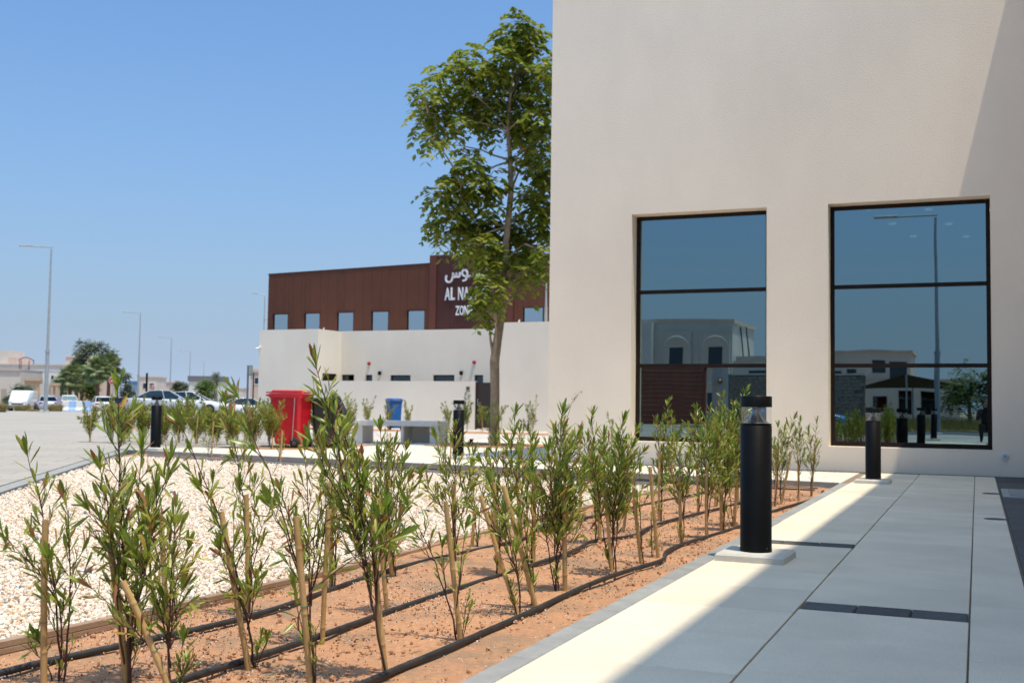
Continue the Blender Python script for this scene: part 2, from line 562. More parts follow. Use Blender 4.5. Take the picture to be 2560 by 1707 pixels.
# soil bed with gentle lumps: grid over the L-shaped bed
def terrain(name, x0, x1, y0, y1, step, zbase, amp, m, inside):
    xs = np.arange(x0, x1 + 1e-6, step); ys = np.arange(y0, y1 + 1e-6, step)
    X, Y = np.meshgrid(xs, ys)
    Z = np.zeros_like(X)
    for k in range(14):
        f = 2.0 + 1.3 * k; a = rng.uniform(0, 6.28, 3)
        Z += np.sin(X * f * math.cos(a[0]) + Y * f * math.sin(a[0]) + a[1]) / (1 + 0.35 * k)
    Z = zbase + amp * Z / 3
    nx, ny = len(xs), len(ys)
    idx = np.arange(nx * ny).reshape(ny, nx)
    q = np.stack([idx[:-1, :-1], idx[:-1, 1:], idx[1:, 1:], idx[1:, :-1]], -1).reshape(-1, 4)
    cxy = np.stack([X.ravel(), Y.ravel()], 1)
    keep = inside(cxy[q].mean(1))
    me = np_mesh(name, np.stack([X.ravel(), Y.ravel(), Z.ravel()], 1), q[keep], m, True)
    return link(name, me)
def back_y(x):      # near edge of the cross path
    return 13.6 + (-1.48 - x) * 0.144
soil = terrain('planting_soil', -13.2, -1.44, 1.2, 15.4, 0.05, SOIL_Z, 0.017, M_SOIL,
               lambda c: (c[:, 1] < back_y(c[:, 0]) + 0.05) & ((c[:, 0] > -3.4) | (c[:, 1] > 12.0 + (-3.3 - c[:, 0]) * 0.2)))
tag(soil, kind='structure')

# footpath: slabs are separate pieces on a sand bed
path = MB().box(-1.49, 0.215, 0.62, 16.02, -0.3, -0.016).build('footpath', M_JOINT)
tag(path, kind='structure')
_slabs = {}
def slab(w, l, m, parent, x, y, b=0.0025, t=0.05, name='slab', top=0.0):
    key = (round(w, 3), round(l, 3), m.name, b)
    if key not in _slabs:
        _slabs[key] = MB().cbox(-w / 2, w / 2, -l / 2, l / 2, -t, 0, b).mesh(name, m)
    o = link(name, _slabs[key], parent)
    o.location = (x, y, top + rnd.uniform(-0.0012, 0.0012))
    return o
def slab_column(x0, x1, y0, y1, pitch, rows, gap=0.003, edge=0.004):
    """rows: y positions of dark paver rows"""
    cuts = sorted(rows)
    y = y0
    w = x1 - x0 - edge
    for c in cuts + [None]:
        ye = (c - 0.105) if c is not None else y1
        n = max(1, round((ye - y) / pitch)); L = (ye - y) / n
        for i in range(n):
            slab(w, L - gap, M_SLAB, path, (x0 + x1) / 2, y + (i + 0.5) * L)
        if c is not None:
            for k in range(3):
                pw = w / 3
                slab(pw - 0.005, 0.200, M_SLABB, path, x0 + edge / 2 + (k + 0.5) * pw, c, b=0.006, name='dark_paver')
            y = c + 0.105
slab_column(-1.380, -0.7185, 0.65, 16.0, 0.62, [7.36], edge=0.003)
slab_column(-0.7145, -0.038, 0.65, 16.0, 0.62, [5.06])
slab_column(-0.035, 0.205, 0.65, 16.0, 1.18, [], edge=0.004)
# kerb stones along the planting bed
y = 0.65
while y < 13.55:
    L = min(0.98, 13.6 - y)
    slab(0.098, L - 0.004, M_KERB, path, -1.433, y + L / 2, b=0.006, t=0.2, name='kerb_stone', top=-0.003)
    y += L
# dark pavers on the right, beside the wing
dark = MB().box(0.216, 0.86, 0.62, 16.02, -0.3, -0.016).build('dark_paving', M_JOINT)
tag(dark, kind='structure')
for cidx, (xa, xb) in enumerate([(0.218, 0.53), (0.532, 0.845)]):
    y = 2.2 + 0.1 * cidx
    while y < 15.9:
        L = [0.42, 0.62, 0.52][rnd.randrange(3)]
        L = min(L, 16.0 - y)
        if L > 0.06:
            slab(xb - xa - 0.004, L - 0.006, M_SLABB, dark, (xa + xb) / 2, y + L / 2, b=0.005, name='dark_paver', top=-0.002)
        y += L
x = -6.1
strip = MB().box(-6.13, 0.86, 16.025, 16.285, -0.3, -0.02).build('wall_border_paving', M_JOINT)
tag(strip, kind='structure')
while x < 0.8:
    slab(0.394, 0.25, M_SLABB, strip, x + 0.2, 16.155, b=0.005, name='dark_paver', top=-0.004)
    x += 0.4
# hatch with concrete surround, lying in the dark pavers
hatch = empty('inspection_hatch', (0.47, 12.9, -0.002))
MB().cbox(-0.24, 0.36, -0.62, 0.62, -0.03, 0.012, 0.004).build('surround', mat('hatch concrete', (0.33, 0.33, 0.31), rough=0.9), hatch)
MB().cbox(-0.17, 0.30, -0.50, 0.40, -0.02, 0.020, 0.004).build('cover_plate', mat('hatch plate', (0.24, 0.26, 0.26), rough=0.6, metal=0.3), hatch)
tag(hatch, 'grey inspection hatch with pale concrete surround set in the dark pavers', 'hatch')
for yy, nm in ((12.75, 'farther'), (9.75, 'nearer')):
    fd = empty('floor_drain', (0.125, yy, 0.0))
    MB().lathe([(0.085, -0.01), (0.085, 0.003), (0.07, 0.004)], n=28).build('rim', M_SLABB, fd)
    MB().lathe([(0.066, -0.01), (0.066, 0.006)], n=28).build('grate', mat('drain iron', (0.05, 0.05, 0.055), rough=0.6), fd)
    tag(fd, 'small round dark floor drain in the pale path edge, the %s of two' % nm, 'drain', 'floor drains in the path')

# cross path and forecourt (white paving) left of and in front of the building
fc = MB().prism([(-1.49, 13.62), (-1.49, 16.02), (-6.14, 16.02), (-6.14, 26), (-11.4, 27), (-11.2, 17.2), (-14.6, 16.7), (-13.5, 15.35)], -0.3, -0.008)
fcourt = fc.build('forecourt_paving', stripe_mat('forecourt pavers', (0.68, 0.61, 0.50), (0.34, 0.31, 0.27), 0.6, 0.006))
tag(fcourt, kind='structure')
fk = MB()
for i in range(12):
    xa = -1.5 - i * 1.0; xb = xa - 0.99
    o = MB().prism([(xa, back_y(xa)), (xa, back_y(xa) + 0.1), (xb, back_y(xb) + 0.1), (xb, back_y(xb))], -0.28, -0.002).build('kerb_stone', M_KERB, fcourt)
# pale gravel court behind, up to the wall of the second building, and beds
cg = MB().prism([(-40, 17.0), (-11.3, 17.0), (-11.4, 26.9), (-6.1, 26), (-2, 60), (-60, 60)], -0.4, -0.03)
tag(cg.build('gravel_court', mat('pale court gravel', (0.52, 0.46, 0.40), rough=0.95, var=0.2, vscale=9, bump=0.5, bscale=25)), kind='structure')
def bed(name, poly, z):
    b = MB().prism(poly, -0.4, z).build(name, M_SOIL)
    return tag(b, kind='structure')
bed('far_bed_soil', [(-17.0, 17.05), (-11.25, 17.25), (-11.3, 20.6), (-17.5, 20.6)], -0.02)
bed('wall_bed_soil', [(-21.5, 31.5), (-9.5, 31.0), (-9.0, 33.2), (-21.5, 33.6)], -0.02)
bed('tree_pit_soil', [(-10.5, 20.7), (-8.2, 20.7), (-8.2, 23.0), (-10.5, 23.0)], 0.004)

# gravel: tens of thousands of stones nobody could count, one object
GPOLY = [(-3.27, 0.8), (-3.27, 12.45), (-12.2, 14.3), (-3.35, 0.8)]
def in_gravel(X, Y):
    d = (X + 8.28) * math.cos(PA) + (Y - 7.78) * math.sin(PA)      # distance right of plaza edge
    return (X < -3.27) & (d > 0.01) & (Y < 12.45 + (-3.27 - X) * 0.2) & (Y > 1.0)
gb = MB().prism([(-3.26, 0.8), (-3.26, 12.45), (-12.6, 14.3), (-3.5, 0.8)], -0.4, -0.062)
tag(gb.build('gravel_bed', mat('gravel base', (0.66, 0.55, 0.46), rough=0.95, var=0.25, vscale=25, bump=0.6, bscale=40)), kind='structure')
def stones(name, n, sel, smin, smax, z, cols, seed):
    rg = np.random.default_rng(seed)
    t = (1 + 5 ** 0.5) / 2
    base = np.array([(-1, t, 0), (1, t, 0), (-1, -t, 0), (1, -t, 0), (0, -1, t), (0, 1, t), (0, -1, -t), (0, 1, -t), (t, 0, -1), (t, 0, 1), (-t, 0, -1), (-t, 0, 1)], float)
    base /= np.linalg.norm(base[0])
    fc_ = np.array([(0, 11, 5), (0, 5, 1), (0, 1, 7), (0, 7, 10), (0, 10, 11), (1, 5, 9), (5, 11, 4), (11, 10, 2), (10, 7, 6), (7, 1, 8), (3, 9, 4), (3, 4, 2), (3, 2, 6), (3, 6, 8), (3, 8, 9), (4, 9, 5), (2, 4, 11), (6, 2, 10), (8, 6, 7), (9, 8, 1)])
    XY = sel(rg, n)
    n = len(XY)
    s = rg.uniform(smin, smax, n) * (0.75 + 0.08 * np.hypot(XY[:, 0], XY[:, 1]).clip(3, 14) / 3)
    sc = rg.uniform(0.6, 1.3, (n, 3)); sc[:, 2] *= 0.75
    V = base[None] * (1 + rg.uniform(-0.25, 0.25, (n, 12, 1)))
    V = V * sc[:, None, :]
    q = rg.normal(size=(n, 4)); q /= np.linalg.norm(q, axis=1)[:, None]
    a, b, c, d = q.T
    Rm = np.stack([1 - 2 * (c * c + d * d), 2 * (b * c - a * d), 2 * (b * d + a * c), 2 * (b * c + a * d), 1 - 2 * (b * b + d * d), 2 * (c * d - a * b), 2 * (b * d - a * c), 2 * (c * d + a * b), 1 - 2 * (b * b + c * c)], 1).reshape(n, 3, 3)
    V = np.einsum('nij,nkj->nki', Rm, V) * s[:, None, None]
    V += np.stack([XY[:, 0], XY[:, 1], z + rg.uniform(-0.008, 0.012, n)], 1)[:, None]
    F = (fc_[None] + 12 * np.arange(n)[:, None, None]).reshape(-1, 3)
    m = bpy.data.materials.new(name + ' stone')
    m.use_nodes = True
    nt = m.node_tree
    bs = nt.nodes['Principled BSDF']; bs.inputs['Roughness'].default_value = 0.9
    bs.inputs['Specular IOR Level'].default_value = 0.2
    gi = nt.nodes.new('ShaderNodeNewGeometry')
    rp = nt.nodes.new('ShaderNodeValToRGB')
    rp.color_ramp.interpolation = 'LINEAR'
    el = rp.color_ramp.elements
    el[0].position = cols[0][0]; el[0].color = (*cols[0][1], 1)
    el[1].position = cols[1][0]; el[1].color = (*cols[1][1], 1)
    for p, c_ in cols[2:]:
        e_ = el.new(p); e_.color = (*c_, 1)
    nt.links.new(gi.outputs['Random Per Island'], rp.inputs['Fac'])
    nt.links.new(rp.outputs[0], bs.inputs['Base Color'])
    o = link(name, np_mesh(name, V.reshape(-1, 3), F, m, False))
    return tag(o, kind='stuff')
def sel_gravel(rg, n):
    # density falls with distance from the viewer
    X = rg.uniform(-12.3, -3.27, n * 8); Y = rg.uniform(1.0, 14.4, n * 8)
    d = np.hypot(X, Y)
    keep = in_gravel(X, Y) & (rg.uniform(0, 1, n * 8) < np.clip((5.0 / d) ** 1.6, 0, 1))
    XY = np.stack([X, Y], 1)[keep]
    return XY[:n]
GR = stones('gravel', 80000, sel_gravel, 0.008, 0.016, -0.049,
       [(0.0, (0.72, 0.60, 0.48)), (1.0, (0.78, 0.70, 0.59)), (0.05, (0.52, 0.30, 0.14)), (0.12, (0.68, 0.54, 0.41)), (0.5, (0.74, 0.63, 0.51)), (0.97, (0.78, 0.71, 0.61))], 5)
tag(GR, 'pale pink and cream gravel spread beside the planting bed', 'gravel')
def sel_some(rg, n):
    XY = sel_gravel(rg, n * 4); rg.shuffle(XY)
    return XY[:n]
gs = stones('grey_pebbles', 60, sel_some, 0.014, 0.027, -0.035, [(0, (0.12, 0.13, 0.14)), (1, (0.22, 0.23, 0.24))], 9)
tag(gs, 'scattered bluish grey pebbles lying in the pale gravel', 'pebbles')
def sel_soil(rg, n):
    y = 2.0 + rg.uniform(0, 1, n) ** 1.7 * 11.5
    x = rg.uniform(-3.2, -1.52, n)
    k = rg.integers(0, 60, n)                # loose patches
    cx = rg.uniform(-3.1, -1.55, 60)[k]; cy = (2.2 + rg.uniform(0, 1, 60) ** 1.5 * 10)[k]
    pat = rg.uniform(0, 1, n) < 0.62
    x = np.where(pat, np.clip(cx + rg.normal(0, 0.16, n), -3.2, -1.5), x)
    y = np.where(pat, cy + rg.normal(0, 0.2, n), y)
    return np.stack([x, y], 1)
so = stones('soil_chips', 15000, sel_soil, 0.0016, 0.0044, SOIL_Z + 0.004, [(0, (0.70, 0.66, 0.60)), (1, (0.03, 0.02, 0.016)), (0.45, (0.66, 0.60, 0.54)), (0.5, (0.10, 0.055, 0.03))], 21)
tag(so, 'white chips and dark mulch crumbs scattered on the orange soil', 'soil crumbs')
so2 = stones('soil_clods', 5000, sel_soil, 0.003, 0.013, SOIL_Z - 0.002, [(0, (0.40, 0.22, 0.125)), (1, (0.48, 0.26, 0.145))], 22)
tag(so2, 'small crumbling orange clods of sandy soil', 'soil clods')

# edging boards between gravel and soil
eroot_cuts = [1.2, 3.0, 5.35, 7.7, 10.05, 12.4]
prof = [(-0.014, -0.16), (0.014, -0.16), (0.014, -0.045), (0.011, -0.042), (0.014, -0.039), (0.014, -0.022), (0.011, -0.019), (0.014, -0.016), (0.014, 0.004), (0.010, 0.008), (-0.014, 0.008)]
for i in range(5):
    a, b = eroot_cuts[i], eroot_cuts[i + 1] - 0.004
    pts = [(-3.235 - 0.03 * math.sin((a + (b - a) * k / 6) * 0.9), a + (b - a) * k / 6, -0.024 - 0.028 * min(1, max(0, (a + (b - a) * k / 6 - 3.0) / 3.0))) for k in range(7)]
    e_ = MB().extrude_profile(prof, pts).build('edging_board', M_EDGE)
    tag(e_, 'ribbed brown edging board between gravel and soil, %s from the near end' % ORD[i], 'edging board', 'edging boards of the gravel bed')
for i in range(4):
    xa, xb = -3.27 - i * 2.2, -3.27 - (i + 1) * 2.2 + 0.004
    pts = [(xa + (xb - xa) * k / 4, 12.46 + (-3.27 - (xa + (xb - xa) * k / 4)) * 0.2, -0.012) for k in range(5)]
    e_ = MB().extrude_profile(prof, pts).build('edging_board', mat('grey edging', (0.30, 0.28, 0.26), rough=0.8))
    tag(e_, 'grey edging board along the far side of the gravel, %s from the building' % ORD[i], 'edging board', 'edging boards at the back of the gravel')

# ================================================================== MAIN BUILDING
bld = empty('stucco_building', (-2.6, 16.29, 0))
BY = 16.29
def P(mb, name, m, parent):      # build with world coordinates under a parent that sits at a location
    o = mb.build(name, m)
    o.parent = parent
    o.matrix_parent_inverse = Matrix.Translation(parent.location).inverted()
    return o
WX = [-6.13, -4.81, -2.79, -1.93, 0.185, 9.0]
WZ = [-0.3, 0.335, 3.755, 9.2]
wall = MB()
T = 0.33
for i in range(5):
    for j in range(3):
        if i in (1, 3) and j == 1:
            continue
        wall.add([(WX[i], BY, WZ[j]), (WX[i + 1], BY, WZ[j]), (WX[i + 1], BY, WZ[j + 1]), (WX[i], BY, WZ[j + 1])], [(0, 1, 2, 3)])
for i in (1, 3):
    a, b, c, d = WX[i], WX[i + 1], WZ[1], WZ[2]
    y2 = BY + T + 0.05
    wall.add([(a, BY, c), (a, y2, c), (a, y2, d), (a, BY, d)], [(0, 1, 2, 3)])
    wall.add([(b, BY, c), (b, y2, c), (b, y2, d), (b, BY, d)], [(3, 2, 1, 0)])
    wall.add([(a, BY, d), (a, y2, d), (b, y2, d), (b, BY, d)], [(0, 1, 2, 3)])
    wall.add([(a, BY, c), (a, y2, c), (b, y2, c), (b, BY, c)], [(3, 2, 1, 0)])
# sides, back, roof
wall.add([(-6.13, BY, -0.3), (-6.13, 34, -0.3), (-6.13, 34, 9.2), (-6.13, BY, 9.2)], [(0, 3, 2, 1)][::-1])
wall.add([(9, BY, -0.3), (9, 34, -0.3), (9, 34, 9.2), (9, BY, 9.2)], [(0, 1, 2, 3)])
wall.add([(-6.13, 34, -0.3), (9, 34, -0.3), (9, 34, 9.2), (-6.13, 34, 9.2)], [(3, 2, 1, 0)])
wall.add([(-6.13, BY, 9.2), (9, BY, 9.2), (9, 34, 9.2), (-6.13, 34, 9.2)], [(0, 1, 2, 3)])
P(wall, 'wall', M_STUCCO, bld)
wing = MB().box(0.892, 8.6, 1.4, BY - 0.004, -0.3, 8.5)
P(wing, 'wing_wall', M_STUCCO, bld)
room = MB()
room.add([(-5.6, 16.7, 0.1), (8.5, 16.7, 0.1), (8.5, 24, 0.1), (-5.6, 24, 0.1)], [(0, 1, 2, 3)])
room.add([(-5.6, 24, 0.1), (8.5, 24, 0.1), (8.5, 24, 3.9), (-5.6, 24, 3.9)], [(0, 1, 2, 3)])
room.add([(-5.6, 16.6, 3.9), (8.5, 16.6, 3.9), (8.5, 24, 3.9), (-5.6, 24, 3.9)], [(3, 2, 1, 0)])
room.add([(-5.6, 16.6, 0.1), (-5.6, 24, 0.1), (-5.6, 24, 3.9), (-5.6, 16.6, 3.9)], [(0, 1, 2, 3)])
P(room, 'interior', M_ROOM, bld)
M_DOWN = emit_mat('downlight glow', (1.0, 0.95, 0.85), 3.5)
for k in range(8):
    xx, yy = -1.5 + (k % 3) * 0.85 + 0.25 * (k // 3), 17.6 + (k // 3) * 1.5 + 0.3 * (k % 3)
    o = MB().lathe([(0.055, 0), (0.055, 0.02)], c=(xx, yy, 3.865), n=14).build('downlight', M_DOWN)
    o.parent = bld; o.matrix_parent_inverse = Matrix.Translation(bld.location).inverted()
for i, lab in ((1, 'tall dark framed window of three stacked panes nearer the building corner'), (3, 'tall dark framed window of three stacked panes beside the wing')):
    a, b, c, d = WX[i], WX[i + 1], WZ[1], WZ[2]
    y0, y1 = BY + 0.26, BY + 0.33
    w_ = 0.055
    win = P(MB().box(a + 0.002, a + w_, y0, y1, c + 0.002, d - 0.002).box(b - w_, b - 0.002, y0, y1, c + 0.002, d - 0.002)
            .box(a + w_, b - w_, y0, y1, c + 0.002, c + w_ + 0.01).box(a + w_, b - w_, y0, y1, d - w_, d - 0.002), 'window', M_FRAME, bld)
    win['label'] = lab
    inv = Matrix.Translation(bld.location).inverted()
    zs = [c + w_ + 0.01, 1.475, 2.595, d - w_]
    for z in zs[1:3]:
        o = MB().box(a + w_, b - w_, y0 + 0.003, y1 - 0.003, z - 0.028, z + 0.028).build('transom', M_FRAME, win)
    for k in range(3):
        z0 = zs[k] + (0.028 if k else 0); z1 = zs[k + 1] - (0.028 if k < 2 else 0)
        o = MB().box(a + w_, b - w_, y0 + 0.026, y0 + 0.034, z0, z1).build('pane', M_PANE, win)
tag(bld, 'tall cream stucco building with two large dark framed windows', 'building')
# round outdoor wall light by the corner
wl = empty('wall_light', (0.33, 16.29, 0.26))
MB().lathe([(0.052, -0.012), (0.052, -0.001)], n=24, axis='y').build('housing', mat('white plastic', (0.7, 0.7, 0.68), rough=0.5), wl)
MB().lathe([(0.038, -0.03), (0.043, -0.0125)], n=24, axis='y').build('lens', mat('frosted lens', (0.55, 0.56, 0.56), rough=0.3), wl)
MB().lathe([(0.018, -0.036), (0.022, -0.0305)], n=16, axis='y').build('screw_cap', M_GREY, wl)
tag(wl, 'small round white fitting low on the stucco wall right of the window', 'wall light')

# ------------------------------------------------------------------ bollards
def make_bollard(h, label):
    t = empty('bollard_light')
    r_ = 0.088
    zb = 0.045
    MB().cbox(-0.19, 0.19, -0.19, 0.19, -0.02, zb, 0.012).build('base_plate', mat('bollard base concrete', (0.52, 0.50, 0.44), rough=0.9, var=0.08, vscale=14, bump=0.2, bscale=120), t)
    zt = zb + h
    z1, z2 = zt - 0.155, zt - 0.062
    MB().lathe([(r_ + 0.001, zb), (r_ + 0.001, zb + 0.02), (r_, zb + 0.024), (r_, z1 - 0.012), (r_ - 0.003, z1 - 0.01), (r_ - 0.003, z1 - 0.007), (r_, z1 - 0.005), (r_, z1)], n=40).build('post', M_BLACK, t)
    MB().lathe([(r_ - 0.002, z1 + 0.0005), (r_ - 0.002, z2 - 0.0005)], n=40).build('lens', M_CLEAR, t)
    MB().lathe([(0.075, z1 + 0.002), (0.055, z1 + 0.016), (0.036, z1 + 0.037), (0.026, z1 + 0.06), (0.023, z2 - 0.001)], n=30).build('reflector', M_STEEL, t)
    MB().lathe([(r_ + 0.001, z2), (r_ + 0.001, zt - 0.004), (r_ - 0.003, zt)], n=40).build('cap', M_BLACK, t)
    for k in range(3):
        a = 0.6 + k * 2.1
        MB().lathe([(0.004, 0), (0.003, 0.004)], c=(0.0865 * math.cos(-a), 0.0865 * math.sin(-a), zb + 0.022), n=8).build('screw', M_STEEL, t)
    return tag(t, label, 'bollard', 'black bollard lights')
for (x, y, h, lab) in [(-1.165, 6.46, 0.875, 'nearest black bollard light, on the path edge beside the planting bed'),
                       (-1.13, 13.81, 0.835, 'black bollard light in front of the right hand window at the path end'),
                       (-7.54, 16.05, 0.87, 'black bollard light behind the shrubs near the slender tree'),
                       (-13.0, 15.5, 0.87, 'leftmost black bollard light, in front of the silver car'),
                       (-1.165, -1.3, 0.87, 'black bollard light seen only mirrored in the right hand window')]:
    b = make_bollard(h, lab)
    b.location = (x, y, 0.0)
    b.rotation_euler = (0, 0, rnd.uniform(-0.03, 0.03))

# ================================================================== STAKED SHRUBS
LEAF_MESH = {}
def leaf_mesh(ci, shape):
    """narrow folded leaf along +Y, 1 unit long"""
    k = (ci, shape)
    if k in LEAF_MESH:
        return LEAF_MESH[k]
    w, bend = [(0.085, 0.10), (0.11, -0.06), (0.10, 0.24)][shape]
    rows = [(0.0, 0.12), (0.22, 0.55), (0.5, 0.95), (0.75, 0.92), (0.92, 0.5)]
    v = []
    for t, ww in rows:
        z = bend * t * t
        v += [(-w * ww, t, z + 0.03 * ww), (0, t, z), (w * ww, t, z + 0.03 * ww)]
    v.append((0, 1.0, bend))
    f = []
    for i in range(len(rows) - 1):
        a = i * 3
        f += [(a, a + 1, a + 4, a + 3), (a + 1, a + 2, a + 5, a + 4)]
    a = (len(rows) - 1) * 3
    f += [(a, a + 1, a + 3 * 1), (a + 1, a + 2, a + 3)]
    f[-2] = (a, a + 1, len(v) - 1); f[-1] = (a + 1, a + 2, len(v) - 1)
    mb = MB(); mb.add(v, f, True)
    LEAF_MESH[k] = mb.mesh('leaf', M_LEAF[ci])
    return LEAF_MESH[k]
for c in range(4):
    for sh in range(3):
        leaf_mesh(c, sh)
# light leaf for joined foliage
LV = np.array([(-0.02, 0, 0), (0.02, 0, 0), (-0.09, 0.45, 0.03), (0, 0.45, 0.0), (0.09, 0.45, 0.03), (-0.06, 0.82, 0.05), (0, 0.82, 0.04), (0.06, 0.82, 0.05), (0, 1, 0.06)])
LF = np.array([(0, 3, 2), (0, 1, 3), (1, 4, 3), (2, 3, 6), (2, 6, 5), (3, 4, 7), (3, 7, 6), (5, 6, 8), (6, 7, 8)])

def frame(d, n):
    y = d.normalized()
    x = y.cross(n)
    if x.length < 1e-4:
        x = y.orthogonal()
    x.normalize()
    z = x.cross(y)
    return Matrix((x, y, z)).transposed()

def joined_leaves(name, leaves, parent, mats, inv):
    """leaves: [(pos, 3x3, size, colour)] -> one stuff part per plant (several material slots)"""
    if not leaves:
        return None
    n = len(leaves)
    Rm = np.array([[list(r_) for r_ in l[1]] for l in leaves])
    P_ = np.array([tuple(l[0]) for l in leaves]); S_ = np.array([l[2] for l in leaves])
    V = np.einsum('nij,kj->nki', Rm, LV) * S_[:, None, None] + P_[:, None]
    F = (LF[None] + len(LV) * np.arange(n)[:, None, None]).reshape(-1, 3)
    me = np_mesh(name, V.reshape(-1, 3), F, None, False)
    for m in mats:
        me.materials.append(m)
    ci = np.repeat(np.array([l[3] for l in leaves], np.int32), len(LF))
    me.polygons.foreach_set('material_index', ci)
    o = link(name, me, parent)
    o['kind'] = 'stuff'
    return o

def colour_pick(r_, dry):
    q = r_.random()
    if q < dry * 0.55: return 3
    if q < dry: return 2
    if q < dry + 0.30: return 1
    return 0

def shrub(r_, base, tops, dens=1.0, size=0.075, dry=0.10, leaf_objects=False, low=0.42, label='', group=''):
    """several wiry stems from one base, narrow leaves in upright tufts"""
    base = Vector(base)
    root = empty('staked_shrub', base)
    stems, leaves = [], []
    main = None
    for top in tops:
        top = Vector(top)
        b0 = Vector((r_.uniform(-0.02, 0.02), r_.uniform(-0.02, 0.02), -0.03))
        if main is None:
            main = []
        elif len(main) > 4 and top.z > 0.3 and r_.random() < 0.8:      # fork from the main stem
            b0 = main[max(1, int(len(main) * r_.uniform(0.12, 0.42)))].copy()
            if b0.z > top.z - 0.15: b0 = main[1].copy()
        L = (top - b0).length
        side = Vector((r_.uniform(-1, 1), r_.uniform(-1, 1), 0)) * 0.06 * L
        # rise near the stake first, then lean out
        e_ = top - b0
        c1 = b0 + Vector((e_.x * 0.2, e_.y * 0.2, e_.z * 0.45)) + side
        pts = []
        N = max(6, int(L / 0.06))
        for i in range(N + 1):
            t = i / N
            p = b0 * (1 - t) ** 2 + c1 * 2 * t * (1 - t) + top * t * t
            p += Vector((r_.uniform(-1, 1), r_.uniform(-1, 1), 0)) * 0.005
            pts.append(p)
        if main == []: main = pts
        stems.append((pts, [0.0042 * (1 - 0.75 * i / N) * (0.7 + 0.5 * min(L, 1)) for i in range(N + 1)]))
        step = 0.030 / dens
        s = (low if b0.z < 0.05 else low * 0.4) * L * r_.uniform(0.8, 1.2)
        phase = r_.uniform(0, 6.28)
        while s < L:
            t = s / L
            i = min(N - 1, int(t * N)); fr = t * N - i
            p = pts[i].lerp(pts[i + 1], min(fr, 1))
            tg = (pts[i + 1] - pts[i]).normalized()
            phase += 2.4 + r_.uniform(-0.3, 0.3)
            rad = tg.orthogonal().normalized()
            rad = Quaternion(tg, phase) @ rad
            if r_.random() < 0.36 * dens and t < 0.9:
                tl = r_.uniform(0.06, 0.20) * (1.15 - t) * min(1.3, 0.5 + L)
                td = (tg * 0.65 + rad * 0.75 + Vector((0, 0, 0.35))).normalized()
                q = [p, p + td * tl * 0.5, p + td * tl + Vector((0, 0, tl * 0.22))]
                stems.append((q, [0.0019, 0.0015, 0.001]))
                nl = r_.randint(4, 8)
                for k in range(nl):
                    u = 0.3 + 0.7 * k / nl
                    lp = q[0].lerp(q[1], u * 2) if u < 0.5 else q[1].lerp(q[2], u * 2 - 1)
                    ra = Quaternion(td, r_.uniform(0, 6.28)) @ td.orthogonal().normalized()
                    ld = (td * 0.8 + ra * r_.uniform(0.25, 0.8) + Vector((0, 0, 0.4 if r_.random() < 0.88 else -0.9))).normalized()
                    leaves.append((lp, frame(ld, (ra + Vector((0, 0, 0.5))).normalized()), size * r_.uniform(0.6, 1.15) * (0.75 + 0.3 * u), colour_pick(r_, dry)))
            else:
                ld = (tg * 0.75 + rad * r_.uniform(0.45, 0.9) + Vector((0, 0, 0.15))).normalized()
                leaves.append((p, frame(ld, (rad + Vector((0, 0, 0.6))).normalized()), size * r_.uniform(0.65, 1.15), colour_pick(r_, dry * 1.2)))
            s += step * r_.uniform(0.6, 1.5)
        for k in range(7):      # tuft at the shoot tip
            rad = Quaternion(tg, k * 2.2) @ tg.orthogonal().normalized()
            ld = (tg * 1.0 + rad * r_.uniform(0.12, 0.5)).normalized()
            leaves.append((pts[-1] - tg * r_.uniform(0, 0.03), frame(ld, rad), size * r_.uniform(0.75, 1.2), 0 if r_.random() < 0.9 else 3))
    # low shoots at the foot
    for k in range(r_.randint(0, 2)):
        a = r_.uniform(0, 6.28); h = r_.uniform(0.10, 0.22)
        tip = Vector((math.cos(a) * 0.05, math.sin(a) * 0.05, h))
        stems.append(([Vector((0, 0, -0.02)), tip * 0.6, tip], [0.002, 0.0016, 0.001]))
        for j in range(r_.randint(9, 16)):
            u = r_.uniform(0.25, 1.0)
            an = r_.uniform(0, 6.28)
            ld = Vector((math.cos(an) * 0.7, math.sin(an) * 0.7, r_.uniform(0.5, 1.1))).normalized()
            leaves.append((tip * u, frame(ld, Vector((0, 0, 1))), size * r_.uniform(0.5, 0.9), colour_pick(r_, dry * 0.6)))
    st = MB()
    for pts, rad in stems:
        st.tube(pts, rad, n=5, caps=False)
    st.build('stem', M_TWIG, root)
    if leaf_objects:
        r_.shuffle(leaves)
        for p, m, s_, ci in leaves[:300]:
            o = bpy.data.objects.new('leaf', LEAF_MESH[(ci, r_.randrange(3))])
            COL.objects.link(o)
            o.parent = root
            o.matrix_basis = Matrix.Translation(p) @ m.to_4x4() @ Matrix.Diagonal((s_ * r_.uniform(0.68, 1.08), s_, s_, 1))
        joined_leaves('foliage', leaves[300:], root, M_LEAF, None)
    else:
        joined_leaves('foliage', leaves, root, M_LEAF, None)
    tag(root, label, 'shrub', group)
    return root

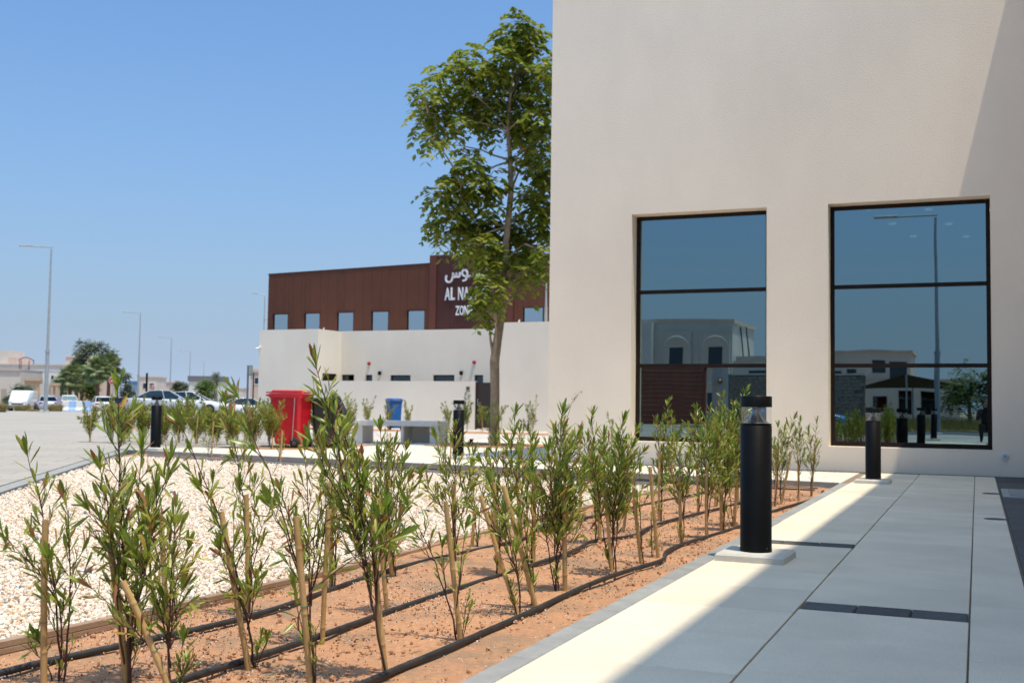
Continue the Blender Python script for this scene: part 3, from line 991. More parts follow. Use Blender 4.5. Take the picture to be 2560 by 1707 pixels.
def stake(r_, base, tip, rad=0.0105, label='', group='', tie=True):
    base = Vector(base); tip = Vector(tip)
    d = tip - base; L = d.length
    pts, rr = [], []
    cuts = [0]; s = r_.uniform(0.04, 0.14)
    while s < L - 0.04:
        cuts.append(s); s += r_.uniform(0.16, 0.24)
    def at(s_): return base + d * (s_ / L)
    prev = -0.06
    ss = [(-0.06, rad * 1.04)]
    for c in cuts[1:]:
        ss += [(c - 0.012, rad), (c - 0.004, rad * 1.04), (c - 0.001, rad * 1.16), (c + 0.003, rad * 1.03), (c + 0.012, rad * 0.985)]
    ss += [(L - 0.003, rad * 0.97), (L, rad * 0.95)]
    bow = Vector((r_.uniform(-1, 1), r_.uniform(-1, 1), 0)) * 0.006
    for s_, q in ss:
        pts.append(at(s_) - base + bow * math.sin(max(0, s_ / L) * math.pi)); rr.append(q)
    mb = MB().tube(pts, rr, n=10, caps=False)
    t = d.normalized()
    # hollow end
    top = pts[-1]
    mb.tube([top, top - t * 0.02], [rad * 0.62, rad * 0.6], n=10, caps=False)
    n0 = len(mb.v)
    a = t.orthogonal().normalized(); b = t.cross(a)
    ring = [top + (a * math.cos(k * math.pi / 5) + b * math.sin(k * math.pi / 5)) * r2 for r2 in (rad * 0.95, rad * 0.62) for k in range(10)]
    mb.add(ring, [(k, (k + 1) % 10, 10 + (k + 1) % 10, 10 + k) for k in range(10)])
    o = mb.build('bamboo_stake', M_BAMBOO, None, base)
    if tie:
        s_ = L * r_.uniform(0.3, 0.5)
        c = d * (s_ / L) + bow
        tp = []
        for k in range(15):
            an = k * 2 * math.pi / 12
            tp.append(c + (a * math.cos(an) + b * math.sin(an)) * (rad * 1.12) + t * 0.0015 * math.sin(an * 0.9))
        tp.append(tp[-1] + a * 0.02 + b * 0.012 - t * 0.01)
        MB().tube(tp, 0.0011, n=5, caps=False).build('tie', M_TIE, o)
    tag(o, label, 'stake', group)
    return o

ROWS = {  # row: (label text, plants)   each: stake base x, y, stake lean dx, dy, stake top z, stem tops relative to the base [(dx, dy, z)...]
}
def px_top(u, v, d):
    return sight(u, v, d)

GA = 'shrubs in the row along the kerb'
GB = 'shrubs in the middle row'
GC = 'shrubs in the row beside the gravel'
# surveyed shrubs: row, stake base (x, y), lean (dx, dy), stake top z, shoot ends as sightings (u, v)
NEAR = [
 ('C', -2.79, 2.83, (0.01, -0.03), 0.46, [(68, 1090), (165, 1200), (8, 1300), (120, 1350), (95, 1550)], 1.0),
 ('B', -2.31, 2.87, (-0.14, -0.08), 0.29, [(372, 1215), (330, 1330), (440, 1260), (465, 1420), (215, 1420), (460, 1560)], 1.0),
 ('B', -2.55, 2.94, (-0.05, -0.05), 0.41, [(292, 925), (352, 1080), (250, 1120), (425, 1110), (215, 1225), (320, 1190), (390, 1200), (280, 1300)], 1.15),
 ('C', -3.16, 3.87, (-0.02, -0.03), 0.36, [(440, 1230), (395, 1250), (470, 1330)], 0.9),
 ('B', -2.33, 3.29, (-0.08, -0.07), 0.47, [(448, 1020), (500, 1180), (545, 1330), (640, 1400)], 0.85),
 ('C', -2.91, 4.09, (0.00, -0.03), 0.45, [(562, 972), (640, 1180), (680, 1240), (600, 1190)], 0.85),
 ('A', -1.95, 3.09, (-0.04, -0.05), 0.49, [(588, 945), (672, 1210), (1008, 1300), (740, 1430)], 0.7),
 ('B', -2.34, 3.78, (0.03, -0.02), 0.44, [(760, 1085), (850, 1075), (700, 1190), (800, 1180)], 1.0),
 ('C', -2.97, 4.87, (0.00, -0.03), 0.46, [(870, 1090), (805, 1150), (835, 1230)], 1.0),
 ('A', -1.87, 3.43, (-0.04, -0.05), 0.45, [(789, 872), (835, 985), (770, 1060), (900, 1110), (960, 1230), (870, 1180)], 1.1),
 ('B', -2.39, 4.39, (-0.03, -0.04), 0.36, [(950, 1045), (990, 1085), (905, 1140), (1020, 1170)], 1.0),
 ('C', -2.90, 5.37, (-0.02, -0.04), 0.45, [(1015, 1100), (960, 1120), (1050, 1160)], 0.9),
 ('A', -1.87, 4.03, (-0.05, -0.05), 0.47, [(1015, 1225), (1105, 1330), (1160, 1290)], 0.6),
 ('C', -2.80, 5.94, (0.00, -0.03), 0.39, [(1090, 1075), (1140, 1050), (1185, 1110), (1050, 1160)], 1.1),
 ('A', -1.88, 4.65, (-0.15, -0.09), 0.45, [(1225, 1180), (1180, 1240), (1260, 1250)], 0.8),
 ('A', -1.87, 4.84, (-0.13, -0.09), 0.48, [(1330, 1170), (1290, 1260)], 0.7),
 ('B', -2.36, 5.56, (-0.02, -0.04), 0.44, [(1290, 1010), (1240, 1080), (1330, 1100), (1200, 1130)], 1.1),
 ('B', -2.41, 6.19, (0.01, -0.02), 0.44, [(1330, 1075), (1370, 1110), (1300, 1140)], 0.9),
 ('C', -2.99, 6.59, (0.02, -0.01), 0.19, [(1170, 1100), (1215, 1120)], 0.9),
 ('C', -2.91, 7.26, (-0.04, -0.04), 0.42, [(1300, 1060), (1340, 1080), (1265, 1110)], 1.0),
 ('C', -2.88, 7.76, (0.00, -0.02), 0.31, [(1385, 1060), (1420, 1090)], 1.0),
 ('A', -1.89, 5.29, (-0.00, -0.03), 0.45, [(1405, 1005), (1440, 1070), (1370, 1090), (1460, 1140), (1330, 1150), (1425, 1200)], 1.5),
 ('A', -1.87, 6.00, (-0.04, -0.05), 0.47, [(1555, 1030), (1510, 1065), (1580, 1090), (1480, 1130), (1560, 1180)], 1.5),
 ('A', -1.85, 6.51, (-0.04, -0.05), 0.47, [(1600, 1150), (1575, 1200)], 0.7),
 ('A', -1.83, 6.82, (-0.04, -0.05), 0.48, [(1640, 1190)], 0.5),
 ('B', -2.36, 7.30, (-0.01, -0.04), 0.44, [(1480, 1015), (1455, 1060), (1510, 1080)], 1.2),
 ('C', -2.79, 8.09, (0.03, -0.01), 0.38, [(1450, 1080), (1480, 1100)], 1.0),
 ('B', -2.44, 8.11, (0.05, -0.00), 0.34, [(1590, 1060), (1560, 1090), (1610, 1110)], 1.1),
 ('B', -2.37, 8.85, (0.01, -0.03), 0.46, [(1670, 992), (1640, 1040), (1700, 1060)], 1.2),
 ('A', -1.83, 7.42, (-0.01, -0.03), 0.39, [(1690, 1080), (1725, 1110), (1665, 1130)], 1.2),
 ('B', -2.25, 9.71, (-0.01, -0.04), 0.44, [(1740, 1008), (1720, 1050), (1770, 1060)], 1.3),
 ('A', -1.77, 7.90, (0.01, -0.03), 0.46, [(1775, 1010), (1800, 1040), (1750, 1070)], 1.3),
 ('A', -1.78, 8.45, (0.00, -0.04), 0.50, [(1808, 980), (1830, 1030), (1790, 1050), (1850, 1070)], 1.4),
 ('A', -1.77, 8.88, (0.03, -0.02), 0.46, [(1862, 965), (1838, 1000), (1880, 1050), (1820, 1060)], 1.4),
 ('B', -2.25, 10.4, (0.02, -0.02), 0.42, [(1790, 1020), (1765, 1050)], 1.2),
 ('B', -2.18, 11.1, (0.00, -0.03), 0.40, [(1830, 1040), (1850, 1070)], 1.2),
 ('A', -1.78, 10.86, (0.03, -0.02), 0.44, [(1945, 1050), (1920, 1070)], 1.1),
 ('A', -1.75, 11.03, (0.09, 0.01), 0.41, [(1985, 1030), (1960, 1060)], 1.1),
 ('A', -1.69, 11.78, (0.00, -0.02), 0.33, [(2000, 1040), (1985, 1070)], 1.1),
 ('A', -1.63, 12.30, (0.04, -0.01), 0.44, [(2040, 1042), (2020, 1062)], 1.1),
]
row_text = {'A': 'the row along the kerb', 'B': 'the middle row', 'C': 'the row beside the gravel'}
row_group = {'A': GA, 'B': GB, 'C': GC}
NEAR.sort(key=lambda q: q[2])
cnt = {'A': 0, 'B': 0, 'C': 0}
for row, x, y, lean, zt, ends, dens in NEAR:
    r_ = random.Random(int(x * -1000) + int(y * 777))
    base = Vector((x, y, SOIL_Z))
    d = (base - EYE).dot(FWD)
    o_ = Vector((x, y, SOIL_Z)) + Vector((r_.uniform(-0.05, 0.03), r_.uniform(-0.04, 0.05), 0))
    tops = []
    for (u, v) in ends:
        t = px_top(u, v, d + r_.uniform(-0.14, 0.14))
        t.z -= 0.045
        tops.append(t - o_)
    k = cnt[row]; cnt[row] += 1
    lab = 'narrow leaved shrub, %s from the camera in %s' % (ORD[k], row_text[row])
    if (1405, 1005) in ends:
        sprig = [px_top(1428, 1010, d) - o_, px_top(1446, 985, d) - o_]
    else:
        sprig = None
    sh_ = shrub(r_, o_, tops, dens=dens * (1.55 if d < 5 else 1.6), size=0.066 if d < 5 else 0.072, dry=0.13 if d < 6 else 0.07, leaf_objects=d < 5.0, label=lab, group=row_group[row])
    if sprig:       # dry reddish seed sprig above the foliage
        q = [tops[0] * 0.85, sprig[0], sprig[1]]
        MB().tube(q, [0.0015, 0.0012, 0.001], n=4, caps=False).build('sprig_stem', M_TWIG, sh_)
        lv = []
        for k in range(26):
            t = r_.random(); p_ = q[1].lerp(q[2], t) if k > 8 else q[2] + Vector((r_.uniform(-.02, .02), r_.uniform(-.02, .02), r_.uniform(-.01, .02)))
            a_ = r_.uniform(0, 6.28)
            lv.append((p_, frame(Vector((math.cos(a_), math.sin(a_), r_.uniform(-.2, .9))).normalized(), Vector((0, 0, 1))), r_.uniform(0.012, 0.028), 3))
        joined_leaves('seed_sprig', lv, sh_, M_LEAF, None)
    stake(r_, base, base + Vector((lean[0], lean[1], zt - SOIL_Z)), rad=r_.uniform(0.0095, 0.0125), label='bamboo stake of the shrub %s from the camera in %s' % (ORD[k], row_text[row]), group='bamboo stakes in ' + row_text[row])
# shrubs behind: strip along the cross path, far bed by the bins, bed along the far wall, tree pit
def generic(r_, x, y, z, h, n, dens, label, group, stake_label=None, spread=0.13, size=0.07, dry=0.06, lean=0.05):
    tops = []
    for k in range(n):
        a = r_.uniform(0, 6.28); q = r_.uniform(0.3, 1.0) * spread
        tops.append(Vector((math.cos(a) * q, math.sin(a) * q, h * (1.0 if k == 0 else r_.uniform(0.6, 0.95)))))
    shrub(r_, (x, y, z), tops, dens=dens, size=size, dry=dry, label=label, group=group, low=0.28)
    if stake_label:
        b = Vector((x + r_.uniform(0.02, 0.07), y - 0.03, z))
        stake(r_, b, b + Vector((r_.uniform(-lean, lean), r_.uniform(-lean, lean), r_.uniform(0.42, 0.62))), rad=0.0105, label=stake_label, group=group.replace('shrubs', 'stakes'), tie=False)
r_ = random.Random(5)
for i, (x, h) in enumerate([(-2.2, 0.62), (-2.75, 0.7), (-3.5, 0.85), (-4.2, 0.8), (-4.9, 0.75), (-5.6, 0.6), (-6.72, 0.78), (-7.7, 0.5), (-9.0, 0.55), (-9.72, 0.45), (-10.45, 0.5), (-11.15, 0.6)]):
    generic(r_, x, back_y(x) - 0.42, SOIL_Z, h, 3, 1.15, 'slim green shrub %s from the building in the strip along the cross path' % ORD[i], 'shrubs in the strip along the cross path', 'stake of the %s shrub from the building along the cross path' % ORD[i])
k = 0
for j in range(3):
    for i in range(11):
        x = -16.3 + i * 0.43 + r_.uniform(-0.08, 0.08) + 0.15 * j; y = 17.5 + j * 0.95 + r_.uniform(-0.1, 0.1)
        if x > -12.0 and j == 1: continue
        generic(r_, x, y, -0.02, r_.uniform(0.70, 1.0), 8, 2.0, 'yellowish shrub %s from the left, %s row, bed by the red bin' % (ORD[i], ORD[j]), 'shrubs in the bed by the red bin',
                'stake of shrub %s from the left, %s row, bed by the red bin' % (ORD[i], ORD[j]), spread=0.28, dry=0.2, size=0.085)
for i in range(17):
    x = -20.6 + i * 0.72 + r_.uniform(-0.15, 0.15)
    if i in (6,): continue
    generic(r_, x, 32.2 + r_.uniform(-0.4, 0.4), -0.02, r_.uniform(0.75, 1.15), 6, 1.2, 'pale green shrub against the low white wall, %s from the left' % ORD[i], 'shrubs along the low white wall',
            'stake of the %s shrub from the left along the low white wall' % ORD[i], spread=0.25, size=0.10, dry=0.1)
for i, (x, y, h, dn) in enumerate([(-10.0, 21.4, 1.05, 1.4), (-9.75, 22.3, 0.95, 1.3), (-9.1, 21.2, 0.85, 1.0), (-8.75, 22.2, 0.8, 1.0)]):
    generic(r_, x, y, 0.0, h, 5, dn, 'leafy shrub at the foot of the slender tree, %s from the left' % ORD[i], 'shrubs at the foot of the tree', None, spread=0.26, size=0.085, dry=0.03)

# drip irrigation pipes
def pipe(name_label, pts, rad=0.0125):
    P_ = [Vector(p) for p in pts]
    out = []
    for i in range(len(P_) - 1):            # catmull-rom
        p0 = P_[max(i - 1, 0)]; p1 = P_[i]; p2 = P_[i + 1]; p3 = P_[min(i + 2, len(P_) - 1)]
        n = max(3, int((p2 - p1).length / 0.07))
        for k in range(n):
            t = k / n
            out.append(0.5 * ((2 * p1) + (p2 - p0) * t + (2 * p0 - 5 * p1 + 4 * p2 - p3) * t * t + (3 * p1 - p0 - 3 * p2 + p3) * t ** 3))
    out.append(P_[-1])
    o = MB().tube(out, rad, n=10).build('drip_pipe', M_PIPE)
    s = 0.0; nxt = 0.25
    for a, b in zip(out[:-1], out[1:]):
        s += (b - a).length
        if s > nxt:
            nxt += rnd.uniform(0.42, 0.6)
            t = (b - a).normalized()
            MB().tube([a - t * 0.012, a + t * 0.012], rad * 1.07, n=10).build('emitter', M_PIPE, o)
    tag(o, name_label, 'pipe', 'drip pipes in the planting beds')
    return o
zp = SOIL_Z + 0.010
pipe('black drip pipe lying nearest the gravel', [(-3.0, 1.6, zp), (-2.99, 2.84, zp + .004), (-2.93, 3.25, zp + .008), (-2.85, 4.1, zp + .004), (-2.98, 5.56, zp), (-2.84, 7.03, zp + .01), (-3.0, 7.84, zp + .006), (-2.92, 9.2, zp), (-2.85, 10.6, zp), (-2.7, 12.0, zp)])
pipe('black drip pipe lying along the middle row', [(-2.42, 1.6, zp), (-2.39, 2.95, zp + .006), (-2.36, 3.69, zp + .008), (-2.38, 4.83, zp + .004), (-2.33, 6.54, zp + .008), (-2.40, 7.25, zp + .004), (-2.26, 7.75, zp), (-2.28, 8.62, zp + .01), (-2.13, 10.74, zp), (-2.15, 12.4, zp)])
pipe('black drip pipe lying nearest the kerb, with a sharp bend', [(-1.86, 1.8, zp), (-1.84, 3.22, zp + .006), (-1.82, 3.71, zp + .01), (-1.82, 4.56, zp + .006), (-1.81, 5.4, zp + .016), (-1.79, 6.0, zp + .008), (-1.74, 6.42, zp + .006), (-1.74, 6.62, zp + .006), (-1.82, 7.2, zp + .006), (-1.70, 8.77, zp), (-1.66, 10.16, zp + .01), (-1.54, 11.9, zp), (-1.60, 13.0, zp)])
for i, off in enumerate((0.28, 0.55)):
    pipe('thin black drip pipe along the cross path, %s the path' % ('nearer' if i == 0 else 'farther from'), [(x, back_y(x) - off - 0.04 * math.sin(x * 2.1), zp) for x in np.linspace(-1.7, -12.0, 12)])
# fallen leaves
rl = random.Random(77)
fl = []
for k in range(260):
    x = rl.uniform(-3.2, -1.5); y = 2.2 + rl.random() ** 1.5 * 9
    if rl.random() < 0.2: x = rl.uniform(-6.5, -3.3); y = rl.uniform(4.5, 9)
    a = rl.uniform(0, 6.28)
    fl.append((Vector((x, y, SOIL_Z + 0.016 + (0.012 if x < -3.25 else 0))), frame(Vector((math.cos(a), math.sin(a), rl.uniform(-0.1, 0.25))), Vector((rl.uniform(-.4, .4), rl.uniform(-.4, .4), 1))), rl.uniform(0.03, 0.065), 3 if rl.random() < 0.8 else 2))
dl = joined_leaves('fallen_leaves', fl, None, M_LEAF, None)
tag(dl, 'dry brown leaves fallen on the soil and gravel', 'fallen leaves')

# ================================================================== TREES
def limb_path(a, b, r_, sag=0.06, n=7):
    a = Vector(a); b = Vector(b)
    L = (b - a).length
    w = Vector((r_.uniform(-1, 1), r_.uniform(-1, 1), r_.uniform(0.2, 1))) * sag * L
    return [a.lerp(b, i / n) + w * math.sin(math.pi * i / n) + Vector((r_.uniform(-1, 1), r_.uniform(-1, 1), r_.uniform(-1, 1))) * 0.012 * L for i in range(n + 1)]

def frond_leaves(rg, centres, radii, per, leaf, frond_len, droop, npair):
    """drooping feather leaves round clump centres -> vertices, quads"""
    V, n = [], 0
    quads = []
    for c, rad, cnt in zip(centres, radii, per):
        for k in range(cnt):
            d = rg.normal(size=3); d /= np.linalg.norm(d)
            d[2] = d[2] * 0.85
            p = np.array(c) + d * rad * rg.uniform(0.15, 0.85) ** 0.8
            out = d.copy(); out[2] += rg.uniform(-0.4, 0.7); out /= np.linalg.norm(out) + 1e-6
            out[:2] += rg.normal(0, 0.35, 2); out /= np.linalg.norm(out)
            L = frond_len * rg.uniform(0.6, 1.2)
            side = np.cross(out, (0, 0, 1.0)); ns = np.linalg.norm(side)
            side = side / ns if ns > 0.05 else np.array((1.0, 0, 0))
            for j in range(npair):
                t = (j + 0.6) / npair
                q = p + out * L * t + np.array((0, 0, -droop * L * t * t))
                w = leaf * (1.0 - 0.55 * abs(t - 0.45)) * rg.uniform(0.8, 1.2)
                fwd = out * 0.45 + np.array((0, 0, -0.25 - droop * t))
                for sgn in (-1, 1):
                    tip = q + (side * sgn + fwd * 0.8) * w
                    a_ = np.cross(tip - q, rg.normal(size=3) * 0.35 + np.array((0, 0, 1.0))); a_ /= np.linalg.norm(a_) + 1e-6
                    hw = w * 0.34
                    m_ = (q + tip) / 2
                    V += [q, m_ + a_ * hw, tip, m_ - a_ * hw]
                    quads.append((n, n + 1, n + 2, n + 3)); n += 4
    return np.array(V), np.array(quads)

def tree(name, base, trunk, limbs, clumps, m_leaf, label, leaf=0.11, frond=0.5, droop=0.5, npair=5, density=1.0, seed=1, bark=M_BARK, group=None, r0=0.14):
    """trunk: [(x,y,z,r)], limbs: [(from_index, end)], clumps: [(x,y,z,rad)] all relative to base"""
    r_ = random.Random(seed); rg = np.random.default_rng(seed)
    root = empty(name, base)
    MB().tube([(x, y, z) for x, y, z, q in trunk], [q for x, y, z, q in trunk], n=14).build('trunk', bark, root)
    for i, end in limbs:
        x, y, z, q = trunk[i]
        pts = limb_path((x, y, z), end, r_)
        MB().tube(pts, [max(0.008, q * 0.5 * (1 - 0.85 * k / 7)) for k in range(8)], n=7).build('limb', bark, root)
    # twigs: each clump hangs on the nearest limb or trunk point
    nodes = [Vector((x, y, z)) for x, y, z, q in trunk[2:]] + [Vector(e) for _, e in limbs] + [Vector(trunk[i][:3]).lerp(Vector(e), 0.6) for i, e in limbs]
    tw = MB()
    for cx, cy, cz, cr in clumps:
        c = Vector((cx, cy, cz))
        nb = min(nodes, key=lambda q: (q - c).length + max(0, q.z - c.z) * 0.5)
        if (nb - c).length > 0.05:
            pts = limb_path(nb, c, r_, n=4)
            tw.tube(pts, [0.028, 0.024, 0.018, 0.013, 0.008], n=5, caps=False)
        for k in range(4):
            d = Vector((r_.uniform(-1, 1), r_.uniform(-1, 1), r_.uniform(-0.3, 0.8))) * cr * 0.7
            tw.tube([c, c + d * 0.5, c + d], [0.008, 0.006, 0.004], n=4, caps=False)
    if tw.v:
        o = tw.build('twigs', bark, root); o['kind'] = 'stuff'
    V, F = frond_leaves(rg, [c[:3] for c in clumps], [c[3] for c in clumps], [max(6, int(density * 90 * (c[3] / 0.6) ** 2)) for c in clumps], leaf, frond, droop, npair)
    o = link('crown', np_mesh('crown', V, F, m_leaf, False), root)
    o['kind'] = 'stuff'
    tag(root, label, 'tree', group)
    return root

# the slender tree beside the building corner
TB = Vector((-9.38, 21.78, 0.0))
TD = (TB - EYE).dot(FWD)
def tp(u, v, off=0.0):
    """sighting on the tree, off = metres farther away"""
    return sight(u * 1.0884, v * 1.0884, TD + off) - TB
def tpc(u, v, rpx, off=0.0):
    p = tp(u, v + 6 - 20 * min(1, max(0, (v - 60) / 250)), off); return (p.x, p.y, p.z, rpx * 0.72 * 1.0884 * TD / 2808)
trk = []
for (u, v, q) in [(1137, 1028, 0.145), (1136, 990, 0.118), (1137, 900, 0.112), (1136, 830, 0.118), (1143, 780, 0.108), (1155, 700, 0.098), (1157, 610, 0.088), (1166, 520, 0.078), (1174, 440, 0.070), (1172, 370, 0.058), (1166, 300, 0.048), (1172, 220, 0.040), (1183, 130, 0.028), (1190, 60, 0.014)]:
    p = tp(u, v); trk.append((p.x, p.y, p.z, q * 0.85))
lim = []
for i, (u, v, off) in [(3, (1122, 740, -0.2)), (3, (1140, 735, -0.5)), (5, (1195, 610, 0.2)), (6, (1205, 560, -0.4)), (7, (1075, 560, -0.3)), (7, (1230, 470, 0.5)), (8, (1045, 480, 0.3)), (8, (1215, 330, 0.6)), (8, (1190, 350, -0.3)), (9, (1060, 420, -0.5)), (9, (1010, 330, 0.3)), (10, (1105, 230, -0.4)), (10, (1040, 250, 0.4)), (10, (985, 260, -0.2)), (10, (1225, 200, 0.3)), (11, (1130, 150, 0.3)), (11, (1230, 120, -0.2)), (12, (1215, 60, 0.1)), (6, (1110, 590, 0.5)), (5, (1240, 650, 0.5))]:
    lim.append((i, tuple(tp(u, v, off))))
CL = []
rt = random.Random(3)
for (u, v, r_px) in [(1190, 45, 38), (1165, 75, 34), (1215, 75, 40), (1185, 110, 45), (1235, 115, 40), (1160, 130, 36), (1255, 160, 42),
                     (1075, 122, 36), (1110, 150, 38), (1050, 160, 36), (1015, 170, 34), (1075, 195, 45), (1130, 180, 46), (1180, 175, 46), (1230, 200, 52),
                     (975, 215, 30), (1010, 235, 42), (1060, 250, 44), (1110, 240, 46), (1150, 235, 40), (1200, 255, 52), (1250, 260, 50), (970, 275, 32), (1005, 290, 36), (1050, 285, 30), (995, 335, 30), (965, 300, 20), (1025, 320, 24),
                     (1130, 290, 40), (1095, 285, 34), (1170, 300, 40), (1215, 320, 52), (1255, 330, 50), (1240, 385, 46), (1205, 370, 34), (1255, 430, 44),
                     (1075, 368, 32), (1090, 400, 36), (1060, 415, 34), (1035, 430, 32), (1000, 455, 24), (1015, 475, 30), (1090, 445, 44), (1060, 470, 42), (1125, 470, 40), (1140, 425, 26), (1200, 460, 34), (1235, 480, 46), (1260, 500, 44),
                     (1010, 530, 30), (1040, 520, 44), (1080, 530, 50), (1120, 530, 46), (1016, 546, 26), (1062, 560, 32), (1108, 578, 44), (1150, 560, 50), (1195, 540, 50), (1235, 560, 46), (1092, 594, 16), (1112, 612, 22), (1140, 612, 30), (1180, 600, 46), (1220, 610, 42), (1205, 640, 26), (1250, 600, 40), (1185, 655, 14),
                     (1108, 668, 20), (1118, 652, 22), (1112, 695, 28), (1096, 700, 14), (1128, 690, 26), (1116, 725, 22), (1103, 738, 12), (1130, 720, 20), (1125, 662, 22)]:
    CL.append(tpc(u, v, r_px, rt.uniform(-0.75, 0.75) if v < 640 else rt.uniform(-0.9, -0.1)))
slender = tree('slender_tree', TB, trk, lim, CL, M_TREELEAF, 'tall slender tree with drooping feathery leaves beside the stucco building', leaf=0.165, frond=0.36, droop=0.75, npair=4, density=1.5, seed=8)

# ================================================================== SECOND BUILDING (white walls, brown cladding)
ZO = Vector((-22.826, 36.078, 0)); ZR = R(-2.3)
zb = empty('clad_building', ZO, ZR)
def zpart(mb, name, m, parent=zb):
    return mb.build(name, m, parent)
def quadwall(mb, x0, x1, y, z0, z1, holes, T=0.16):
    """wall in plane y facing -y with rectangular holes [(xa,xb,za,zb)] and reveals"""
    xs = sorted({x0, x1, *[h[0] for h in holes], *[h[1] for h in holes]})
    zs = sorted({z0, z1, *[h[2] for h in holes], *[h[3] for h in holes]})
    for i in range(len(xs) - 1):
        for j in range(len(zs) - 1):
            cx, cz = (xs[i] + xs[i + 1]) / 2, (zs[j] + zs[j + 1]) / 2
            if any(h[0] < cx < h[1] and h[2] < cz < h[3] for h in holes):
                continue
            mb.add([(xs[i], y, zs[j]), (xs[i + 1], y, zs[j]), (xs[i + 1], y, zs[j + 1]), (xs[i], y, zs[j + 1])], [(0, 1, 2, 3)])
    for a, b, c, d in holes:
        y2 = y + T
        mb.add([(a, y, c), (a, y2, c), (a, y2, d), (a, y, d)], [(0, 1, 2, 3)])
        mb.add([(b, y, c), (b, y2, c), (b, y2, d), (b, y, d)], [(3, 2, 1, 0)])
        mb.add([(a, y, d), (a, y2, d), (b, y2, d), (b, y, d)], [(0, 1, 2, 3)])
        mb.add([(a, y, c), (a, y2, c), (b, y2, c), (b, y, c)], [(3, 2, 1, 0)])
    return mb
def glazed(parent, a, b, c, d, y, m_pane, m_frame=M_FRAME, w=0.035, name='window'):
    f = MB().box(a, a + w, y, y + 0.05, c, d).box(b - w, b, y, y + 0.05, c, d).box(a + w, b - w, y, y + 0.05, c, c + w).box(a + w, b - w, y, y + 0.05, d - w, d).build(name, m_frame, parent)
    MB().box(a + w, b - w, y + 0.02, y + 0.028, c + w, d - w).build('pane', m_pane, f)
    return f
# white ground floor: left block in front, main wall set back 1.6 m, right block in front
ZT = 3.60
wl_ = MB().box(-2.70, 0.0, 0.0, 9.0, -0.3, ZT)
zpart(wl_, 'left_block', M_WHITEWALL)
mw = [(0.03, 0.60, 0.9, 1.94), (1.12, 1.42, -0.2, 1.93), (2.21, 3.10, 0.9, 1.92), (4.06, 4.96, 0.9, 1.93), (5.78, 6.14, -0.2, 1.93)]
main = quadwall(MB(), 0.002, 7.36, 1.60, -0.3, 3.615, mw)
main.add([(0.002, 1.6, 3.615), (7.36, 1.6, 3.615), (7.36, 2.45, 3.615), (0.002, 2.45, 3.615)], [(0, 1, 2, 3)])
zpart(main, 'main_wall', M_WHITEWALL)
zpart(MB().box(7.362, 14.5, -0.002, 9.0, -0.3, 3.70), 'right_block', M_WHITEWALL)
for a, b, c, d in mw:
    nm = 'door' if c < 0 else 'window'
    glazed(zb, a + 0.003, b - 0.003, c + 0.003, d - 0.003, 1.68, M_DARKPANE, name=nm)
# side window in the return of the left block is seen edge on
MB().box(-0.02, 0.012, 0.35, 1.25, 1.55, 1.95).build('side_window', M_FRAME, zb)
# backing behind openings
zpart(MB().box(0.1, 7.3, 2.3, 2.34, -0.2, 3.4), 'inner_wall', M_ROOM)
# brown upper storey: backing plus separate cladding panels
YB = 2.6
bw = [(-4.03, -3.29), (-2.48, -1.73), (-0.90, -0.13), (0.70, 1.48), (2.32, 3.10), (7.25, 8.06)]
zpart(MB().box(-4.30, 3.30, YB + 0.09, 9.0, 3.3, 6.02).box(3.30, 14.4, YB + 0.09, 9.0, 3.3, 6.42), 'upper_storey', M_BROWN2)
def top_at(x): return 6.09 + (x + 4.31) * 0.0187
pan = {}
def panel(x0, x1, z0, z1, z1b, m, y=YB, t=0.035):
    g = 0.003
    mb = MB()
    v = [(x0 + g, y, z0), (x1 - g, y, z0), (x1 - g, y, z1b), (x0 + g, y, z1), (x0 + g, y + t, z0), (x1 - g, y + t, z0), (x1 - g, y + t, z1b), (x0 + g, y + t, z1)]
    mb.add(v, [(0, 1, 2, 3), (0, 4, 5, 1), (1, 5, 6, 2), (2, 6, 7, 3), (3, 7, 4, 0)])
    return mb.build('cladding_panel', m, zb)
def panels(xa, xb, pitch, holes, zt, m, y=YB):
    xs = [xa]
    while xs[-1] + pitch * 1.3 < xb: xs.append(xs[-1] + pitch)
    xs.append(xb)
    cuts = sorted(set([round(q, 3) for q in xs] + [round(h, 3) for hh in holes for h in hh if xa < h < xb]))
    cuts2 = [cuts[0]]
    hs = [round(h, 3) for hh in holes for h in hh]
    for c in cuts[1:]:
        if c - cuts2[-1] < 0.14 and c != cuts[-1]:
            if c in hs: cuts2[-1] = c if cuts2[-1] not in hs else cuts2[-1]
            if c in hs and cuts2[-1] != c: cuts2.append(c)
            continue
        cuts2.append(c)
    for a, b in zip(cuts2[:-1], cuts2[1:]):
        mid = (a + b) / 2
        z0 = 3.4
        if any(h0 < mid < h1 for h0, h1 in holes): z0 = 4.46
        panel(a, b, z0, zt(a), zt(b), m, y)
panels(-4.31, 3.30, 0.42, bw[:5], top_at, M_BROWN)
panels(7.02, 14.4, 0.42, bw[5:], lambda x: 6.40, M_BROWN)
for k in range(7):      # red-brown pilaster of stacked panels and the dark sign field
    z0 = 3.4 + k * 0.45
    panel(3.305, 3.60, z0, min(z0 + 0.45, 6.56), min(z0 + 0.45, 6.56), M_BROWN3, YB - 0.06, 0.09)
    panel(6.60, 6.86, z0, min(z0 + 0.45, 6.56), min(z0 + 0.45, 6.56), M_BROWN3, YB - 0.06, 0.09)
for k in range(5):
    a = 3.60 + k * 0.60
    panel(a, a + 0.60, 3.4, 6.55, 6.55, M_BROWN2, YB - 0.01, 0.045)
panel(6.86, 7.02, 3.4, 6.40, 6.40, M_BROWN, YB, 0.09)
